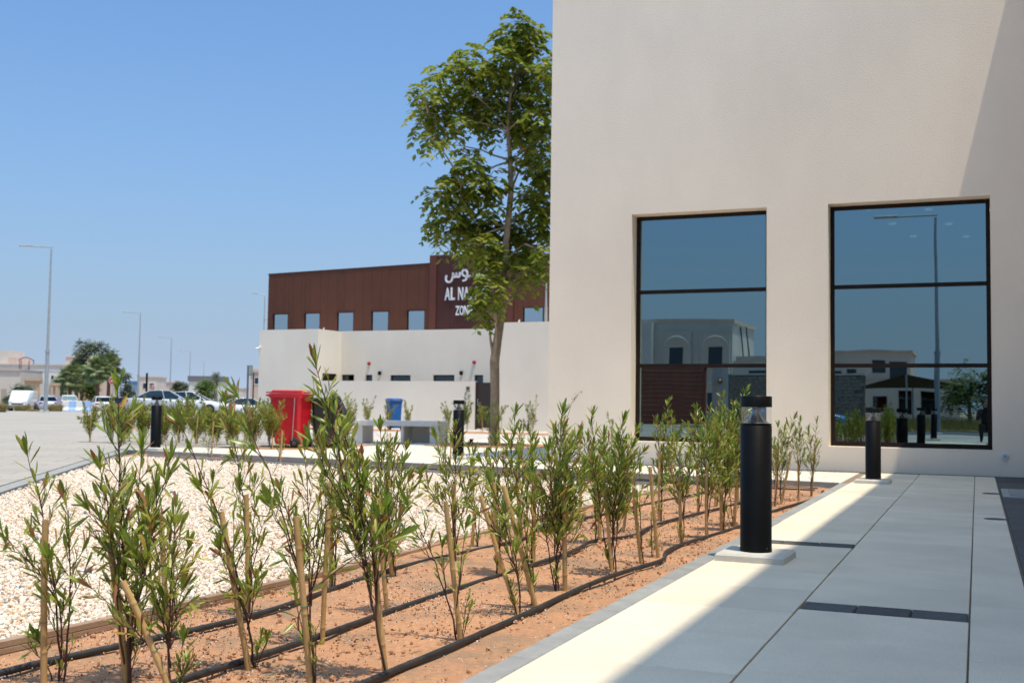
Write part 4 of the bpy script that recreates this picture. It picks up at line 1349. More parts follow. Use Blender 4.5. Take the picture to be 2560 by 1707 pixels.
for a, b in bw:
    glazed(zb, a + 0.01, b - 0.01, 3.42, 4.455, YB + 0.03, M_PANE2, w=0.025)
    MB().box(a - 0.06, b + 0.05, YB - 0.03, YB + 0.03, 4.458, 4.49).build('window_hood', M_BROWN3, zb)
MB().box(-4.33, 3.29, YB - 0.02, YB + 0.1, 0, 0.03).build('roof_edge', M_BROWN2, zb)
ed = zb.children[-1]
ed.data.clear_geometry()
cop = MB(); cop.add([(-4.33, YB - 0.02, 6.09), (3.29, YB - 0.02, 6.233), (3.29, YB + 0.12, 6.233), (-4.33, YB + 0.12, 6.09), (-4.33, YB - 0.02, 6.125), (3.29, YB - 0.02, 6.268), (3.29, YB + 0.12, 6.268), (-4.33, YB + 0.12, 6.125)], [(0, 1, 5, 4), (4, 5, 6, 7), (0, 4, 7, 3), (0, 3, 2, 1)])
me_ = cop.mesh('roof_edge', M_BROWN2); ed.data = me_
# low boundary wall, gate, intercom
zpart(MB().box(0.01, 6.62, -0.02, 0.16, -0.3, 1.66), 'low_wall', M_WHITEWALL)
tag(zb, 'white walled building with brown clad upper storey and white lettering', 'building')
gate = empty('gate', ZO + Matrix.Rotation(ZR, 3, 'Z') @ Vector((6.99, 0.02, 0)), ZR)
gl = mat('dark brown gate metal', (0.03, 0.017, 0.014), rough=0.5)
MB().box(-0.35, 0.35, 0.03, 0.06, 0.05, 1.62).build('leaf_panel', gl, gate)
MB().box(-0.36, -0.31, 0.0, 0.09, 0.0, 1.64).box(0.31, 0.36, 0.0, 0.09, 0.0, 1.64).build('gate_frame', gl, gate)
MB().box(-0.27, -0.24, -0.03, 0.02, 0.85, 1.05).build('handle', M_STEEL, gate)
tag(gate, 'narrow dark brown metal gate at the end of the low white wall', 'gate')
def zloc(x, y, z): return ZO + Matrix.Rotation(ZR, 3, 'Z') @ Vector((x, y, 0)) + Vector((0, 0, z))
ic = empty('intercom', zloc(6.36, -0.02, 1.385), ZR)
MB().box(-0.065, 0.065, -0.03, -0.001, -0.09, 0.09).build('housing', mat('intercom bronze', (0.22, 0.17, 0.11), rough=0.4), ic)
MB().box(-0.035, 0.035, -0.034, -0.031, 0.0, 0.06).build('screen', M_BLACK, ic)
MB().box(-0.035, 0.035, -0.034, -0.031, -0.07, -0.03).build('button', M_STEEL, ic)
tag(ic, 'bronze intercom panel on the low white wall beside the gate', 'intercom')
sw = MB().box(-0.04, 0.04, -0.025, 0, -0.04, 0.04).build('switch_plate', M_GREY, None, zloc(6.42, -0.021, 1.16)); sw.rotation_euler = (0, 0, ZR)
tag(sw, 'tiny grey switch plate below the intercom on the low wall', 'switch')
for (x, z, k) in [(1.27, 2.36, 'left'), (5.77, 2.39, 'right')]:
    al = empty('alarm_sounder', zloc(x, 1.60, z), ZR)
    MB().lathe([(0.06, -0.06), (0.07, -0.001)], n=16, axis='y').build('base', mat('alarm red', (0.32, 0.015, 0.02), rough=0.4), al)
    MB().lathe([(0.045, -0.09), (0.05, -0.0605)], n=16, axis='y').build('strobe', mat('alarm red lens', (0.45, 0.03, 0.03), rough=0.2), al)
    tag(al, 'small red alarm sounder on the white wall, the %s one' % k, 'alarm', 'alarm sounders')
for (x, z, k) in [(1.78, 1.99, 'left'), (5.27, 2.00, 'right')]:
    al = empty('wall_lamp', zloc(x, 1.60, z), ZR)
    MB().box(-0.05, 0.05, -0.11, -0.03, -0.07, 0.07).build('shade', M_BLACK, al)
    MB().box(-0.03, 0.03, -0.031, -0.001, -0.03, 0.03).build('bracket', M_BLACK, al)
    tag(al, 'small black wall lamp above the low wall, the %s one' % k, 'wall lamp', 'black wall lamps')
cc = empty('security_camera', zloc(-2.66, -0.001, 2.93), ZR)
MB().lathe([(0.05, -0.08), (0.05, -0.001)], n=14, axis='y').build('mount', mat('white plastic', (0.7, 0.7, 0.68)), cc)
MB().tube([(0, -0.06, -0.03), (-0.08, -0.16, -0.06)], 0.035, n=10).build('body', mat('white plastic', (0.7, 0.7, 0.68)), cc)
tag(cc, 'small white security camera at the far left end of the white wall', 'camera')
for k, x in enumerate((-0.80, 7.9)):
    sp = empty('roof_spike', zloc(x, 1.5 if k == 0 else 0.8, ZT if k == 0 else 3.70), ZR)
    MB().tube([(0, 0, 0), (0.01, 0, 0.1), (0.04, 0, 0.16)], [0.03, 0.03, 0.015], n=8).build('vent_pipe', mat('white plastic', (0.7, 0.7, 0.68)), sp)
    MB().lathe([(0.05, 0), (0.05, 0.02)], n=10).build('flange', mat('white plastic', (0.7, 0.7, 0.68)), sp)
    sp.name = 'vent_pipe_stub'
    tag(sp, 'tiny white pipe stub on the %s parapet of the white wall' % ('left' if k == 0 else 'right'), 'vent pipe')

# sign lettering
sign = empty('sign_lettering', zloc(3.95, YB - 0.035, 4.2), ZR)
M_LET = mat('white letter', (0.62, 0.64, 0.68), rough=0.5, var=0.03)
def letter(ch, x, z, h, w):
    cu = bpy.data.curves.new('letter', 'FONT')
    cu.body = ch; cu.size = 1.0; cu.extrude = 0.02; cu.offset = 0.022
    ob = bpy.data.objects.new('tmp', cu); COL.objects.link(ob)
    bpy.context.view_layer.update()
    me = bpy.data.meshes.new_from_object(ob.evaluated_get(bpy.context.evaluated_depsgraph_get()))
    bpy.data.objects.remove(ob)
    co = np.zeros(len(me.vertices) * 3); me.vertices.foreach_get('co', co); co = co.reshape(-1, 3)
    lo, hi = co.min(0), co.max(0)
    q = np.zeros_like(co)
    q[:, 0] = x + (co[:, 0] - lo[0]) / (hi[0] - lo[0]) * w
    q[:, 2] = z + (co[:, 1] - lo[1]) / (hi[1] - lo[1]) * h
    q[:, 1] = -co[:, 2] - 0.0
    me.vertices.foreach_set('co', q.ravel()); me.materials.append(M_LET); me.update()
    return link('letter', me, sign)
xx = 0.03
for ch in 'AL NAMOOS':
    if ch == ' ': xx += 0.13; continue
    w = {'M': 0.30, 'A': 0.235, 'L': 0.17}.get(ch, 0.21)
    letter(ch, xx, 0.60, 0.485, w); xx += w + 0.02
xx = 0.50
for ch in 'ZONE':
    letter(ch, xx, 0.02, 0.36, 0.165); xx += 0.185
def stroke(pts, w, name='letter'):
    """flat rounded stroke with thickness, in the sign plane"""
    mb = MB()
    P_ = []
    Q = [Vector((a, 0, b)) for a, b in pts]
    for i in range(len(Q) - 1):
        p0 = Q[max(i - 1, 0)]; p1 = Q[i]; p2 = Q[i + 1]; p3 = Q[min(i + 2, len(Q) - 1)]
        for k in range(6):
            t = k / 6
            P_.append(0.5 * ((2 * p1) + (p2 - p0) * t + (2 * p0 - 5 * p1 + 4 * p2 - p3) * t * t + (3 * p1 - p0 - 3 * p2 + p3) * t ** 3))
    P_.append(Q[-1])
    L, Rr = [], []
    for i, p in enumerate(P_):
        t = (P_[min(i + 1, len(P_) - 1)] - P_[max(i - 1, 0)]).normalized()
        n = Vector((-t.z, 0, t.x)) * w / 2
        L.append(p + n); Rr.append(p - n)
    n = len(P_)
    v = [q + Vector((0, dy, 0)) for dy in (-0.02, 0.02) for q in L + Rr]
    f = []
    for i in range(n - 1):
        f += [(i, i + 1, n + i + 1, n + i), (2 * n + i, 3 * n + i, 3 * n + i + 1, 2 * n + i + 1), (i, 2 * n + i, 2 * n + i + 1, i + 1), (n + i, n + i + 1, 3 * n + i + 1, 3 * n + i)]
    f += [(0, n, 3 * n, 2 * n), (n - 1, 3 * n - 1, 4 * n - 1, 2 * n - 1)]
    mb.add(v, f)
    return mb.build(name, M_LET, sign)
B_ = 1.46       # base line of the upper line
stroke([(0.66, B_ + 0.20), (0.65, B_ + 0.04), (0.56, B_ + 0.02), (0.52, B_ + 0.06), (0.51, B_ + 0.16), (0.50, B_ + 0.06), (0.45, B_ + 0.02), (0.39, B_ + 0.05), (0.37, B_ + 0.17), (0.36, B_ + 0.03), (0.30, B_ - 0.12), (0.18, B_ - 0.17), (0.08, B_ - 0.10), (0.07, B_ + 0.02), (0.10, B_ + 0.09)], 0.075)
stroke([(1.25, B_ + 0.03), (1.05, B_ + 0.03), (0.92, B_ + 0.03), (0.80, B_ + 0.08), (0.76, B_ + 0.18), (0.83, B_ + 0.27), (0.93, B_ + 0.25), (0.98, B_ + 0.15), (0.96, B_ - 0.02), (0.90, B_ - 0.11), (0.78, B_ - 0.13)], 0.075)
stroke([(1.52, B_ + 0.36), (1.50, B_ + 0.10), (1.44, B_ + 0.03), (1.32, B_ + 0.04), (1.26, B_ + 0.12), (1.33, B_ + 0.19), (1.41, B_ + 0.12), (1.36, B_ + 0.03), (1.25, B_ + 0.03)], 0.07)
stroke([(1.80, B_ + 0.36), (1.79, B_ + 0.08), (1.72, B_ + 0.02), (1.64, B_ + 0.05), (1.63, B_ + 0.18)], 0.07)
stroke([(1.93, B_ + 0.36), (1.93, B_ + 0.18), (1.93, B_ + 0.02)], 0.07)
stroke([(1.62, B_ + 0.27), (1.66, B_ + 0.27)], 0.05)
tag(sign, 'white raised lettering in two scripts on the dark red cladding', 'sign')

# ================================================================== BINS, BENCH
def wheelie_bin(label, col, loc, rz, w=0.56, dpt=0.68, h=1.0, lid_open=False, rod=False, group='wheeled bins'):
    t = empty('wheelie_bin', loc, rz)
    m = mat('bin plastic ' + '%d%d%d' % tuple(int(c * 99) for c in col), col, rough=0.38, var=0.12, vscale=8, bump=0.05, bscale=30)
    b = MB()
    # tapered body: front is -x, back +x; rings bottom to top
    rings = [(0.06, 0.76, 0.74), (0.10, 0.80, 0.78), (0.55, 0.90, 0.88), (0.86, 0.97, 0.96), (0.865, 1.03, 1.02), (0.93, 1.04, 1.03), (0.935, 1.0, 1.0)]
    v = []
    for z, sx, sy in rings:
        hx, hy = dpt / 2 * sx, w / 2 * sy
        c = 0.05
        off = 0.04 * (1 - z)
        for (x, y) in [(-hx, -hy + c), (-hx + c, -hy), (hx - c, -hy), (hx, -hy + c), (hx, hy - c), (hx - c, hy), (-hx + c, hy), (-hx, hy - c)]:
            v.append((x + off, y, z * h))
    f = [tuple(range(7, -1, -1)), tuple(range(len(v) - 8, len(v)))]
    for i in range(len(rings) - 1):
        for k in range(8):
            f.append((i * 8 + k, i * 8 + (k + 1) % 8, (i + 1) * 8 + (k + 1) % 8, (i + 1) * 8 + k))
    b.add(v, f)
    for k in range(5):      # ribs under the rim
        x = -dpt * 0.3 + k * dpt * 0.15
        b.box(x, x + 0.012, -w / 2 * 0.985 - 0.006, -w / 2 * 0.94, 0.78 * h, 0.865 * h)
    b.build('body', m, t)
    ld = MB()
    ld.prism([(-dpt * 0.56, -w * 0.52), (dpt * 0.5, -w * 0.52), (dpt * 0.5, w * 0.52), (-dpt * 0.56, w * 0.52)], 0, 0.025)
    ld.cbox(-dpt * 0.42, dpt * 0.42, -w * 0.44, w * 0.44, 0.0255, 0.06, 0.02)
    lo = ld.build('lid', m, t)
    lo.location = (0, 0, 0.942 * h)
    if lid_open:
        lo.location = (dpt * 0.62, 0, 0.80 * h); lo.rotation_euler = (0, R(-205), 0)
        lo.rotation_euler = (0, R(62), 0)
    MB().tube([(-dpt * 0.50, -w * 0.38, 0.90 * h), (-dpt * 0.60, -w * 0.38, 0.905 * h), (-dpt * 0.60, w * 0.38, 0.905 * h), (-dpt * 0.50, w * 0.38, 0.90 * h)], 0.018, n=8).build('grip', m, t)
    MB().tube([(dpt * 0.48, -w * 0.4, 0.93 * h), (dpt * 0.56, -w * 0.4, 0.96 * h), (dpt * 0.56, w * 0.4, 0.96 * h), (dpt * 0.48, w * 0.4, 0.93 * h)], 0.016, n=8).build('handle', m, t)
    rub = mat('tyre rubber', (0.02, 0.02, 0.02), rough=0.85)
    for s_ in (-1, 1):
        wh = MB().lathe([(0.05, -0.03), (0.095, -0.025), (0.1, 0), (0.095, 0.025), (0.05, 0.03)], n=20, axis='y').build('wheel', rub, t, (dpt * 0.36, s_ * (w * 0.5 - 0.01), 0.1))
        MB().lathe([(0.04, -0.034), (0.045, 0.034)], n=14, axis='y').build('hub', mat('hub brown', (0.10, 0.07, 0.05), rough=0.7), wh)
    MB().tube([(dpt * 0.36, -w * 0.48, 0.1), (dpt * 0.36, w * 0.48, 0.1)], 0.012, n=8).build('axle', M_STEEL, t)
    if rod:
        MB().tube([(dpt * 0.30, -w * 0.5 - 0.022, 0.14), (dpt * 0.36, -w * 0.5 - 0.03, 0.86 * h)], 0.008, n=6).build('pedal_rod', M_GREY, t)
    return tag(t, label, 'bin', group)
ca = YAW
wheelie_bin('bright red wheeled bin standing at the bed edge in front of the white wall', (0.56, 0.010, 0.022), site(727, 21.6, -0.02), ca - R(14), w=0.62, dpt=0.66, h=1.10, rod=True)
wheelie_bin('black wheeled bin with its lid hanging open beside the red bin', (0.012, 0.012, 0.013), site(812, 21.9, -0.02), ca - R(4), w=0.5, dpt=0.45, h=1.02, lid_open=True)
wheelie_bin('blue bin against the low white wall behind the concrete bench', (0.012, 0.12, 0.42), site(985, 37.0, -0.02), ca - R(60), w=0.44, dpt=0.46, h=1.04)

bn = empty('concrete_bench', (-11.35, 22.25, 0), R(10))
M_BENCH = mat('white cast concrete', (0.78, 0.72, 0.63), rough=0.85, var=0.04, vscale=5, bump=0.1, bscale=90)
MB().cbox(-1.55, 0.52, -0.42, 0.42, 0.36, 0.47, 0.008).build('seat_slab', M_BENCH, bn)
MB().box(-0.36, -0.30, -0.38, 0.38, -0.02, 0.359).box(0.30, 0.50, -0.38, 0.38, -0.02, 0.359).box(-0.299, 0.299, 0.25, 0.34, -0.02, 0.358).build('support_box', M_BENCH, bn)
MB().box(-1.45, -1.25, -0.36, 0.36, -0.02, 0.359).build('support_leg', M_BENCH, bn)
tag(bn, 'white concrete bench with a boxed support on the forecourt', 'bench')
up = empty('ground_spike_light', (-9.55, 20.95, 0.0))
MB().lathe([(0.03, 0.02), (0.04, 0.14), (0.036, 0.15)], n=12).build('housing', M_BLACK, up)
MB().lathe([(0.012, -0.05), (0.012, 0.03)], n=8).build('spike', M_BLACK, up)
tag(up, 'tiny black spotlight standing in the soil under the tree', 'spotlight')

# ================================================================== STREET LAMPS
def lamp(label, loc, h, rz, arm=2.0, rise=0.05, r0=0.12, group='street lamps along the plaza', double=False, curved=False):
    t = empty('street_lamp', loc, rz)
    MB().lathe([(r0 * 1.9, 0), (r0 * 1.9, 0.03), (r0 * 1.3, 0.05)], n=14).build('base_flange', M_GREY, t)
    MB().lathe([(r0, 0.05), (r0 * 0.92, h * 0.36)], n=14).build('lower_pole', M_GREY, t)
    MB().lathe([(r0 * 1.15, h * 0.36), (r0 * 1.15, h * 0.375)], n=14).build('collar', M_GREY, t)
    MB().lathe([(r0 * 0.72, h * 0.375), (r0 * 0.42, h * 0.99)], n=14).build('upper_pole', M_GREY, t)
    if curved:
        pts = [(0, 0, h * 0.985), (-0.05, 0, h + 0.08), (-0.2, 0, h + 0.16), (-arm, 0, h + 0.2)]
    else:
        pts = [(0.08, 0, h), (-arm * 0.3, 0, h + rise * 0.4), (-arm * 0.62, 0, h + rise)]
    MB().tube(pts, r0 * 0.3, n=8).build('arm', M_GREY, t)
    e = pts[-1]
    hd = MB().cbox(-arm * 0.36, 0.06, -0.14, 0.14, -0.03, 0.06, 0.03).build('lamp_head', M_GREY, t, e)
    MB().box(-arm * 0.33, 0.0, -0.11, 0.11, -0.04, -0.0305).build('diffuser', mat('lamp glass', (0.6, 0.62, 0.62), rough=0.3), hd)
    if double:
        MB().cbox(0.05, 0.55, -0.1, 0.1, h * 0.80, h * 0.80 + 0.07, 0.02).build('small_lamp_head', M_GREY, t)
    return tag(t, label, 'lamp', group)
lamp('tall grey street lamp nearest the camera, at the plaza edge on the far left', site(114, 69, 0), 10.2, YAW, group='street lamps along the plaza')
for k, (u, d) in enumerate([(344, 119), (424, 165), (472, 212), (507, 265)]):
    lamp('grey street lamp in the receding line, %s beyond the nearest lamp' % ORD[k], site(u, d, -0.42), 10.5, YAW + R(4), arm=2.0 if k else 1.9)
lamp('grey street lamp rising behind the left end of the white wall', site(655, 92, -0.42), 10.0, YAW, arm=1.1, rise=0.15, r0=0.09, double=True)
rl_ = zloc(8.64, 1.5, 0)
lamp('slim pale lamp post with curved arm in front of the brown cladding', (rl_.x, rl_.y, 3.70), 1.62, YAW + R(10), arm=0.32, r0=0.06, curved=True)

# ================================================================== VEHICLES
M_TYRE = mat('tyre rubber', (0.02, 0.02, 0.02), rough=0.85)
M_CARGLASS = glass_mat('car glass', (0.07, 0.085, 0.085), (0.05, 0.06, 0.06))
M_RED = mat('tail light red', (0.45, 0.01, 0.015), rough=0.2)
M_HEAD = mat('headlight glass', (0.75, 0.77, 0.8), rough=0.1, metal=0.3)
def paint(name, col):
    return mat('car paint ' + name, col, rough=0.28, var=0.03, coat=0.6, spec=0.5)
def car(label, col, loc, rz, L=4.6, W=1.8, H=1.45, kind='sedan', group='parked cars'):
    t = empty('parked_car', loc, rz)
    m = paint('%d %d %d' % tuple(int(c * 100) for c in col), col)
    if kind == 'van':
        st = [(-0.5, .80, .35, 1.9), (-0.485, .95, .28, 1.97), (-0.1, 1, .28, 1.98), (0.25, 1, .28, 1.97), (0.40, .98, .28, 1.30), (0.485, .93, .30, 1.00), (0.5, .8, .40, .62)]
    else:
        st = [(-0.5, .80, .40, .66), (-0.485, .93, .30, .95), (-0.36, .99, .22, .99), (-0.2, 1, .20, .96), (0.05, 1, .20, .93), (0.24, .99, .20, .90), (0.38, .97, .22, .80), (0.47, .9, .25, .66), (0.5, .76, .34, .54)]
    b = MB(); v = []
    for x, w, zb_, zs in st:
        hw = W / 2 * w
        zm = zb_ + (zs - zb_) * 0.35
        for y, z in [(-hw * .9, zb_), (-hw, zm), (-hw, zs - 0.10 * zs), (-hw * .90, zs), (hw * .90, zs), (hw, zs - 0.10 * zs), (hw, zm), (hw * .9, zb_)]:
            v.append((x * L, y, z * H / 1.45 if kind != 'van' else z * H / 1.98))
    f = [tuple(range(8)), tuple(range(len(v) - 1, len(v) - 9, -1))]
    for i in range(len(st) - 1):
        for k in range(8):
            f.append((i * 8 + k, (i + 1) * 8 + k, (i + 1) * 8 + (k + 1) % 8, i * 8 + (k + 1) % 8))
    b.add(v, f, True)
    b.build('body', m, t)
    k_ = H / 1.45
    if kind == 'van':
        kz = H / 1.98
        a, c_ = 0.262 * L, 0.392 * L
        ws = MB().add([(c_ + .03, -W * .43, 1.34 * kz), (c_ + .03, W * .43, 1.34 * kz), (a + .05, W * .40, 1.90 * kz), (a + .05, -W * .40, 1.90 * kz), (c_, -W * .43, 1.33 * kz), (c_, W * .43, 1.33 * kz), (a, W * .40, 1.89 * kz), (a, -W * .40, 1.89 * kz)], [(0, 1, 2, 3), (4, 7, 6, 5), (0, 4, 5, 1), (2, 6, 7, 3), (1, 5, 6, 2), (0, 3, 7, 4)]).build('windscreen', M_CARGLASS, t)
        for s_ in (-1, 1):
            MB().prism([(0.10 * L, 1.28 * kz), (0.33 * L, 1.28 * kz), (0.25 * L, 1.8 * kz), (0.10 * L, 1.8 * kz)], 0, 0.02).build('side_window', M_CARGLASS, t)
            o = t.children[-1]; o.rotation_euler = (R(90), 0, 0); o.location = (0, s_ * (W / 2 - 0.0) + (0.012 if s_ > 0 else 0.008), 0)
        MB().box(0.497 * L, 0.503 * L, -W * .3, W * .3, .62 * kz, .74 * kz).build('grille', M_BLACK, t)
        MB().box(0.49 * L, 0.505 * L, -W * .44, W * .44, .32 * kz, .52 * kz).build('bumper', mat('grey bumper', (0.12, 0.12, 0.12), rough=0.7), t)
    else:
        if kind == 'hatch':
            pr = [(-0.44, .97), (-0.36, 1.38), (-0.15, 1.46), (0.06, 1.42), (0.27, .91)]
        else:
            pr = [(-0.39, .97), (-0.20, 1.40), (-0.06, 1.455), (0.07, 1.42), (0.26, .91)]
        g = MB(); v = []
        for x, z in pr:
            wb = W / 2 * (0.90 if z < 1 else 0.70)
            v += [(x * L, -wb, z * k_), (x * L, wb, z * k_)]
        n = len(pr)
        f = [(2 * i, 2 * i + 2, 2 * i + 3, 2 * i + 1) for i in range(n - 1)]
        f += [tuple(2 * i for i in range(n - 1, -1, -1)), tuple(2 * i + 1 for i in range(n))]
        g.add(v, f)
        g.build('glasshouse', M_CARGLASS, t)
        ro = MB()
        rv = []
        for x, z in [(pr[1][0] - 0.005, pr[1][1]), pr[2], (pr[3][0] + 0.005, pr[3][1])]:
            rv += [(x * L, -W / 2 * .715, z * k_ + 0.004), (x * L, W / 2 * .715, z * k_ + 0.004), (x * L, -W / 2 * .70, z * k_ + 0.028), (x * L, W / 2 * .70, z * k_ + 0.028)]
        ro.add(rv, [(2, 6, 7, 3), (6, 10, 11, 7), (0, 4, 6, 2), (4, 8, 10, 6), (1, 3, 7, 5), (5, 7, 11, 9), (0, 2, 3, 1), (8, 9, 11, 10)], True)
        ro.build('roof', m, t)
        for s_ in (-1, 1):
            def P3(q, e=0.012):
                x, z = q; f_ = (z - .93) / (1.42 - .93)
                return Vector((x * L, s_ * (W / 2 * (0.90 - 0.20 * max(0, min(1, f_))) + e), z * k_))
            pil = MB()
            for a_, b_ in ((pr[0], pr[1]), (pr[4], pr[3])):
                pil.tube([P3(a_), P3(b_)], 0.03, n=5)
            pil.tube([P3((0.0, .93)), P3((-0.03, 1.43))], 0.025, n=5)
            pil.build('pillar', m, t)
            MB().cbox(0.20 * L - .1, 0.20 * L + .06, -0.07, 0.07, 0, 0.12, 0.03).build('mirror', m, t, (0, s_ * (W / 2 + 0.06), 0.92 * k_))
            MB().box(-0.10 * L, -0.05 * L, -0.012, 0.012, 0, 0.03).build('door_handle', m, t, (0, s_ * (W / 2 + 0.004), 0.80 * k_))
        MB().box(0.478 * L, 0.503 * L, -W * .28, W * .28, .40 * k_, .52 * k_).build('grille', M_BLACK, t)
    z_t = 0.80 * k_ if kind != 'van' else 1.0
    for s_ in (-1, 1):
        MB().cbox(-0.496 * L - .01, -0.455 * L, -0.17, 0.17, -.07, .09, 0.01).build('tail_light', M_RED, t, (0, s_ * W * .375, z_t))
        MB().cbox(0.44 * L, 0.478 * L, -0.16, 0.16, -.05, .09, 0.01).build('headlight', M_HEAD, t, (0 if kind != 'van' else 0.02 * L, s_ * W * .355, 0.60 * k_ if kind != 'van' else 0.82))
    MB().box(-0.503 * L, -0.497 * L, -0.26, 0.26, .60 * k_, .72 * k_).build('number_plate', mat('number plate', (0.7, 0.7, 0.68), rough=0.5), t)
    rw = 0.33 if kind != 'van' else 0.34
    for x in (-0.31 * L, 0.32 * L):
        for s_ in (-1, 1):
            wh = empty('wheel', (x, s_ * (W / 2 - 0.08), rw)); wh.parent = t
            MB().lathe([(rw * .62, -0.1), (rw * .95, -0.1), (rw, -0.06), (rw, 0.06), (rw * .95, 0.1), (rw * .62, 0.1)], n=24, axis='y').build('tyre', M_TYRE, wh)
            rim = MB().lathe([(0.03, -0.075), (rw * .15, -0.08), (rw * .18, -0.06), (rw * .62, -0.09)], n=20, axis='y').lathe([(0.03, 0.075), (rw * .15, 0.08), (rw * .18, 0.06), (rw * .62, 0.09)], n=20, axis='y')
            for q in range(8):
                a = q * math.pi / 4
                for yy in (-0.085, 0.085):
                    rim.tube([(rw * .14 * math.cos(a), yy, rw * .14 * math.sin(a)), (rw * .60 * math.cos(a), yy, rw * .60 * math.sin(a))], 0.018, n=4, caps=False)
            rim.build('rim', mat('alloy', (0.6, 0.61, 0.62), rough=0.35, metal=0.6), wh)
    return tag(t, label, 'van' if kind == 'van' else 'car', group)
LOWZ = -0.42
SIL = (0.42, 0.45, 0.49)
car('silver sedan parked side on at the edge of the plaza', SIL, site(412, 69, -0.004), R(37), L=4.5)
car('white car parked behind the silver sedan, nose to the right', (0.72, 0.74, 0.76), site(474, 73.5, -0.004), R(27), L=4.5, H=1.42)
car('white sedan seen from behind next to the water filled barriers', (0.74, 0.75, 0.76), site(255, 103, LOWZ + .06), R(140), L=4.6, H=1.46)
car('dark red car parked right of the white sedan', (0.20, 0.012, 0.02), site(297, 108, LOWZ + .06), R(-40), L=4.4, H=1.45)
car('white van parked in front of the beige villa', (0.76, 0.76, 0.75), site(58, 110, LOWZ + .06), R(-57), L=4.7, W=1.75, H=1.98, kind='van')
car('pale blue sedan half hidden behind the nearest lamp pole', (0.42, 0.50, 0.60), site(118, 108, LOWZ + .06), R(138), L=4.5)
car('white car behind the barriers, only its roof showing', (0.74, 0.74, 0.74), site(170, 122, LOWZ + .06), R(138), L=4.6, H=1.6, kind='hatch')
car('white car far back, partly hidden by the white wall end', (0.74, 0.75, 0.76), site(616, 84, LOWZ + .06), YAW + R(30), L=4.4, H=1.45)

# water filled barriers
M_BWHITE = mat('barrier white', (0.74, 0.73, 0.68), rough=0.5); M_BBLUE = mat('barrier blue', (0.34, 0.50, 0.78), rough=0.5)
bp_ = [(-0.24, 0), (0.24, 0), (0.24, 0.18), (0.12, 0.40), (0.08, 0.95), (-0.08, 0.95), (-0.12, 0.40), (-0.24, 0.18)]
for k in range(4):
    p = site(165 + k * 17.5, 95, -0.25)
    b_ = empty('barrier', p, YAW + R(0))
    MB().extrude_profile(bp_, [(-0.29, 0, 0), (0.29, 0, 0)]).build('shell', M_BBLUE if k % 2 else M_BWHITE, b_)
    MB().box(-0.2, 0.2, -0.25, -0.241, 0.02, 0.10).build('forklift_slot', M_BBLUE if k % 2 == 0 else M_BWHITE, b_)
    MB().lathe([(0.05, 0.95), (0.05, 0.99)], n=10).build('filler_cap', M_BWHITE, b_)
    if k in (0, 3):
        MB().lathe([(0.07, 0.991), (0.07, 1.07), (0.05, 1.12)], n=12).build('beacon', mat('beacon orange', (0.75, 0.22, 0.03), rough=0.4), b_)
    tag(b_, '%s water filled plastic barrier, %s from the lamp pole' % ('blue' if k % 2 else 'white', ORD[k]), 'barrier', 'row of blue and white barriers')

# ------------------------------------------------------------------ signs and posts
def round_sign(label, loc, zc, r_, rz):
    t = empty('road_sign', loc, rz)
    MB().tube([(0, 0.03, 0), (0, 0.03, zc - loc.z + r_ * 0.8)], 0.035, n=8).build('pole', M_GREY, t)
    zc = zc - loc.z
    MB().lathe([(r_ * 0.90, -0.012), (r_, -0.006), (r_, 0.0)], c=(0, 0, zc), n=32, axis='y').build('plate', mat('sign white', (0.75, 0.74, 0.72), rough=0.4), t)
    MB().lathe([(r_ * 0.88, -0.016), (r_ * 0.88, -0.0125)], c=(0, 0, zc), n=32, axis='y').build('red_disc', mat('sign red', (0.50, 0.02, 0.03), rough=0.4), t)
    MB().box(-r_ * .62, r_ * .62, -0.021, -0.0165, zc - r_ * .30, zc - r_ * .12).box(-r_ * .34, r_ * .34, -0.021, -0.0165, zc + r_ * .05, zc + r_ * .16).prism([(-0.1, -0.02), (0.1, -0.02), (0.1, -0.017), (-0.1, -0.017)], zc + r_ * .22, zc + r_ * .34).build('symbol', mat('sign white', (0.75, 0.74, 0.72)), t)
    return tag(t, label, 'road sign', 'round red signs')
p = site(280, 88, -0.3); round_sign('round red road sign on a pole behind the white sedan', p, height_at(280, 951, 88), 0.32, YAW)
p = site(380, 130, -0.42); round_sign('tiny round red road sign above the silver car roof', p, height_at(380, 968, 130), 0.28, YAW)
def post(label, u, d, v_top, rad, m, panel_=None, name='post', cat='post'):
    p = site(u, d, -0.3 if d > 75 else 0)
    h = height_at(u, v_top, d) - p.z
    t = empty(name, p, YAW)
    MB().lathe([(rad, 0), (rad * .95, h)], n=10).build('pole', m, t)
    MB().lathe([(rad * 1.8, 0), (rad * 1.8, 0.04)], n=10).build('foot', m, t)
    if panel_:
        w, z0, z1 = panel_
        MB().box(0.02, w, -0.05, 0.05, z0, z1).build('panel', mat('panel grey', (0.16, 0.17, 0.16), rough=0.6), t)
        MB().box(0.06, w - 0.04, -0.058, -0.0505, z0 + .06, z1 - .06).build('face', mat('panel face', (0.28, 0.30, 0.28), rough=0.6), t)
    return tag(t, label, cat)
h_ = height_at(618, 913, 62)
post('dark sign post with square panel left of the white wall end', 618, 62, 913, 0.06, mat('dark grey post', (0.10, 0.11, 0.11), rough=0.6), (0.24, h_ - 0.55, h_), 'sign_post', 'sign post')
post('thin black post between the sign post and the white wall', 632, 60, 932, 0.035, M_BLACK)
post('thick black post standing behind the silver car', 365, 92, 932, 0.09, M_BLACK)
post('dark thin post beside the far bushy tree', 536, 118, 940, 0.07, mat('dark grey post', (0.10, 0.11, 0.11)))
cn = empty('traffic_delineator', site(586, 58, 0), YAW)
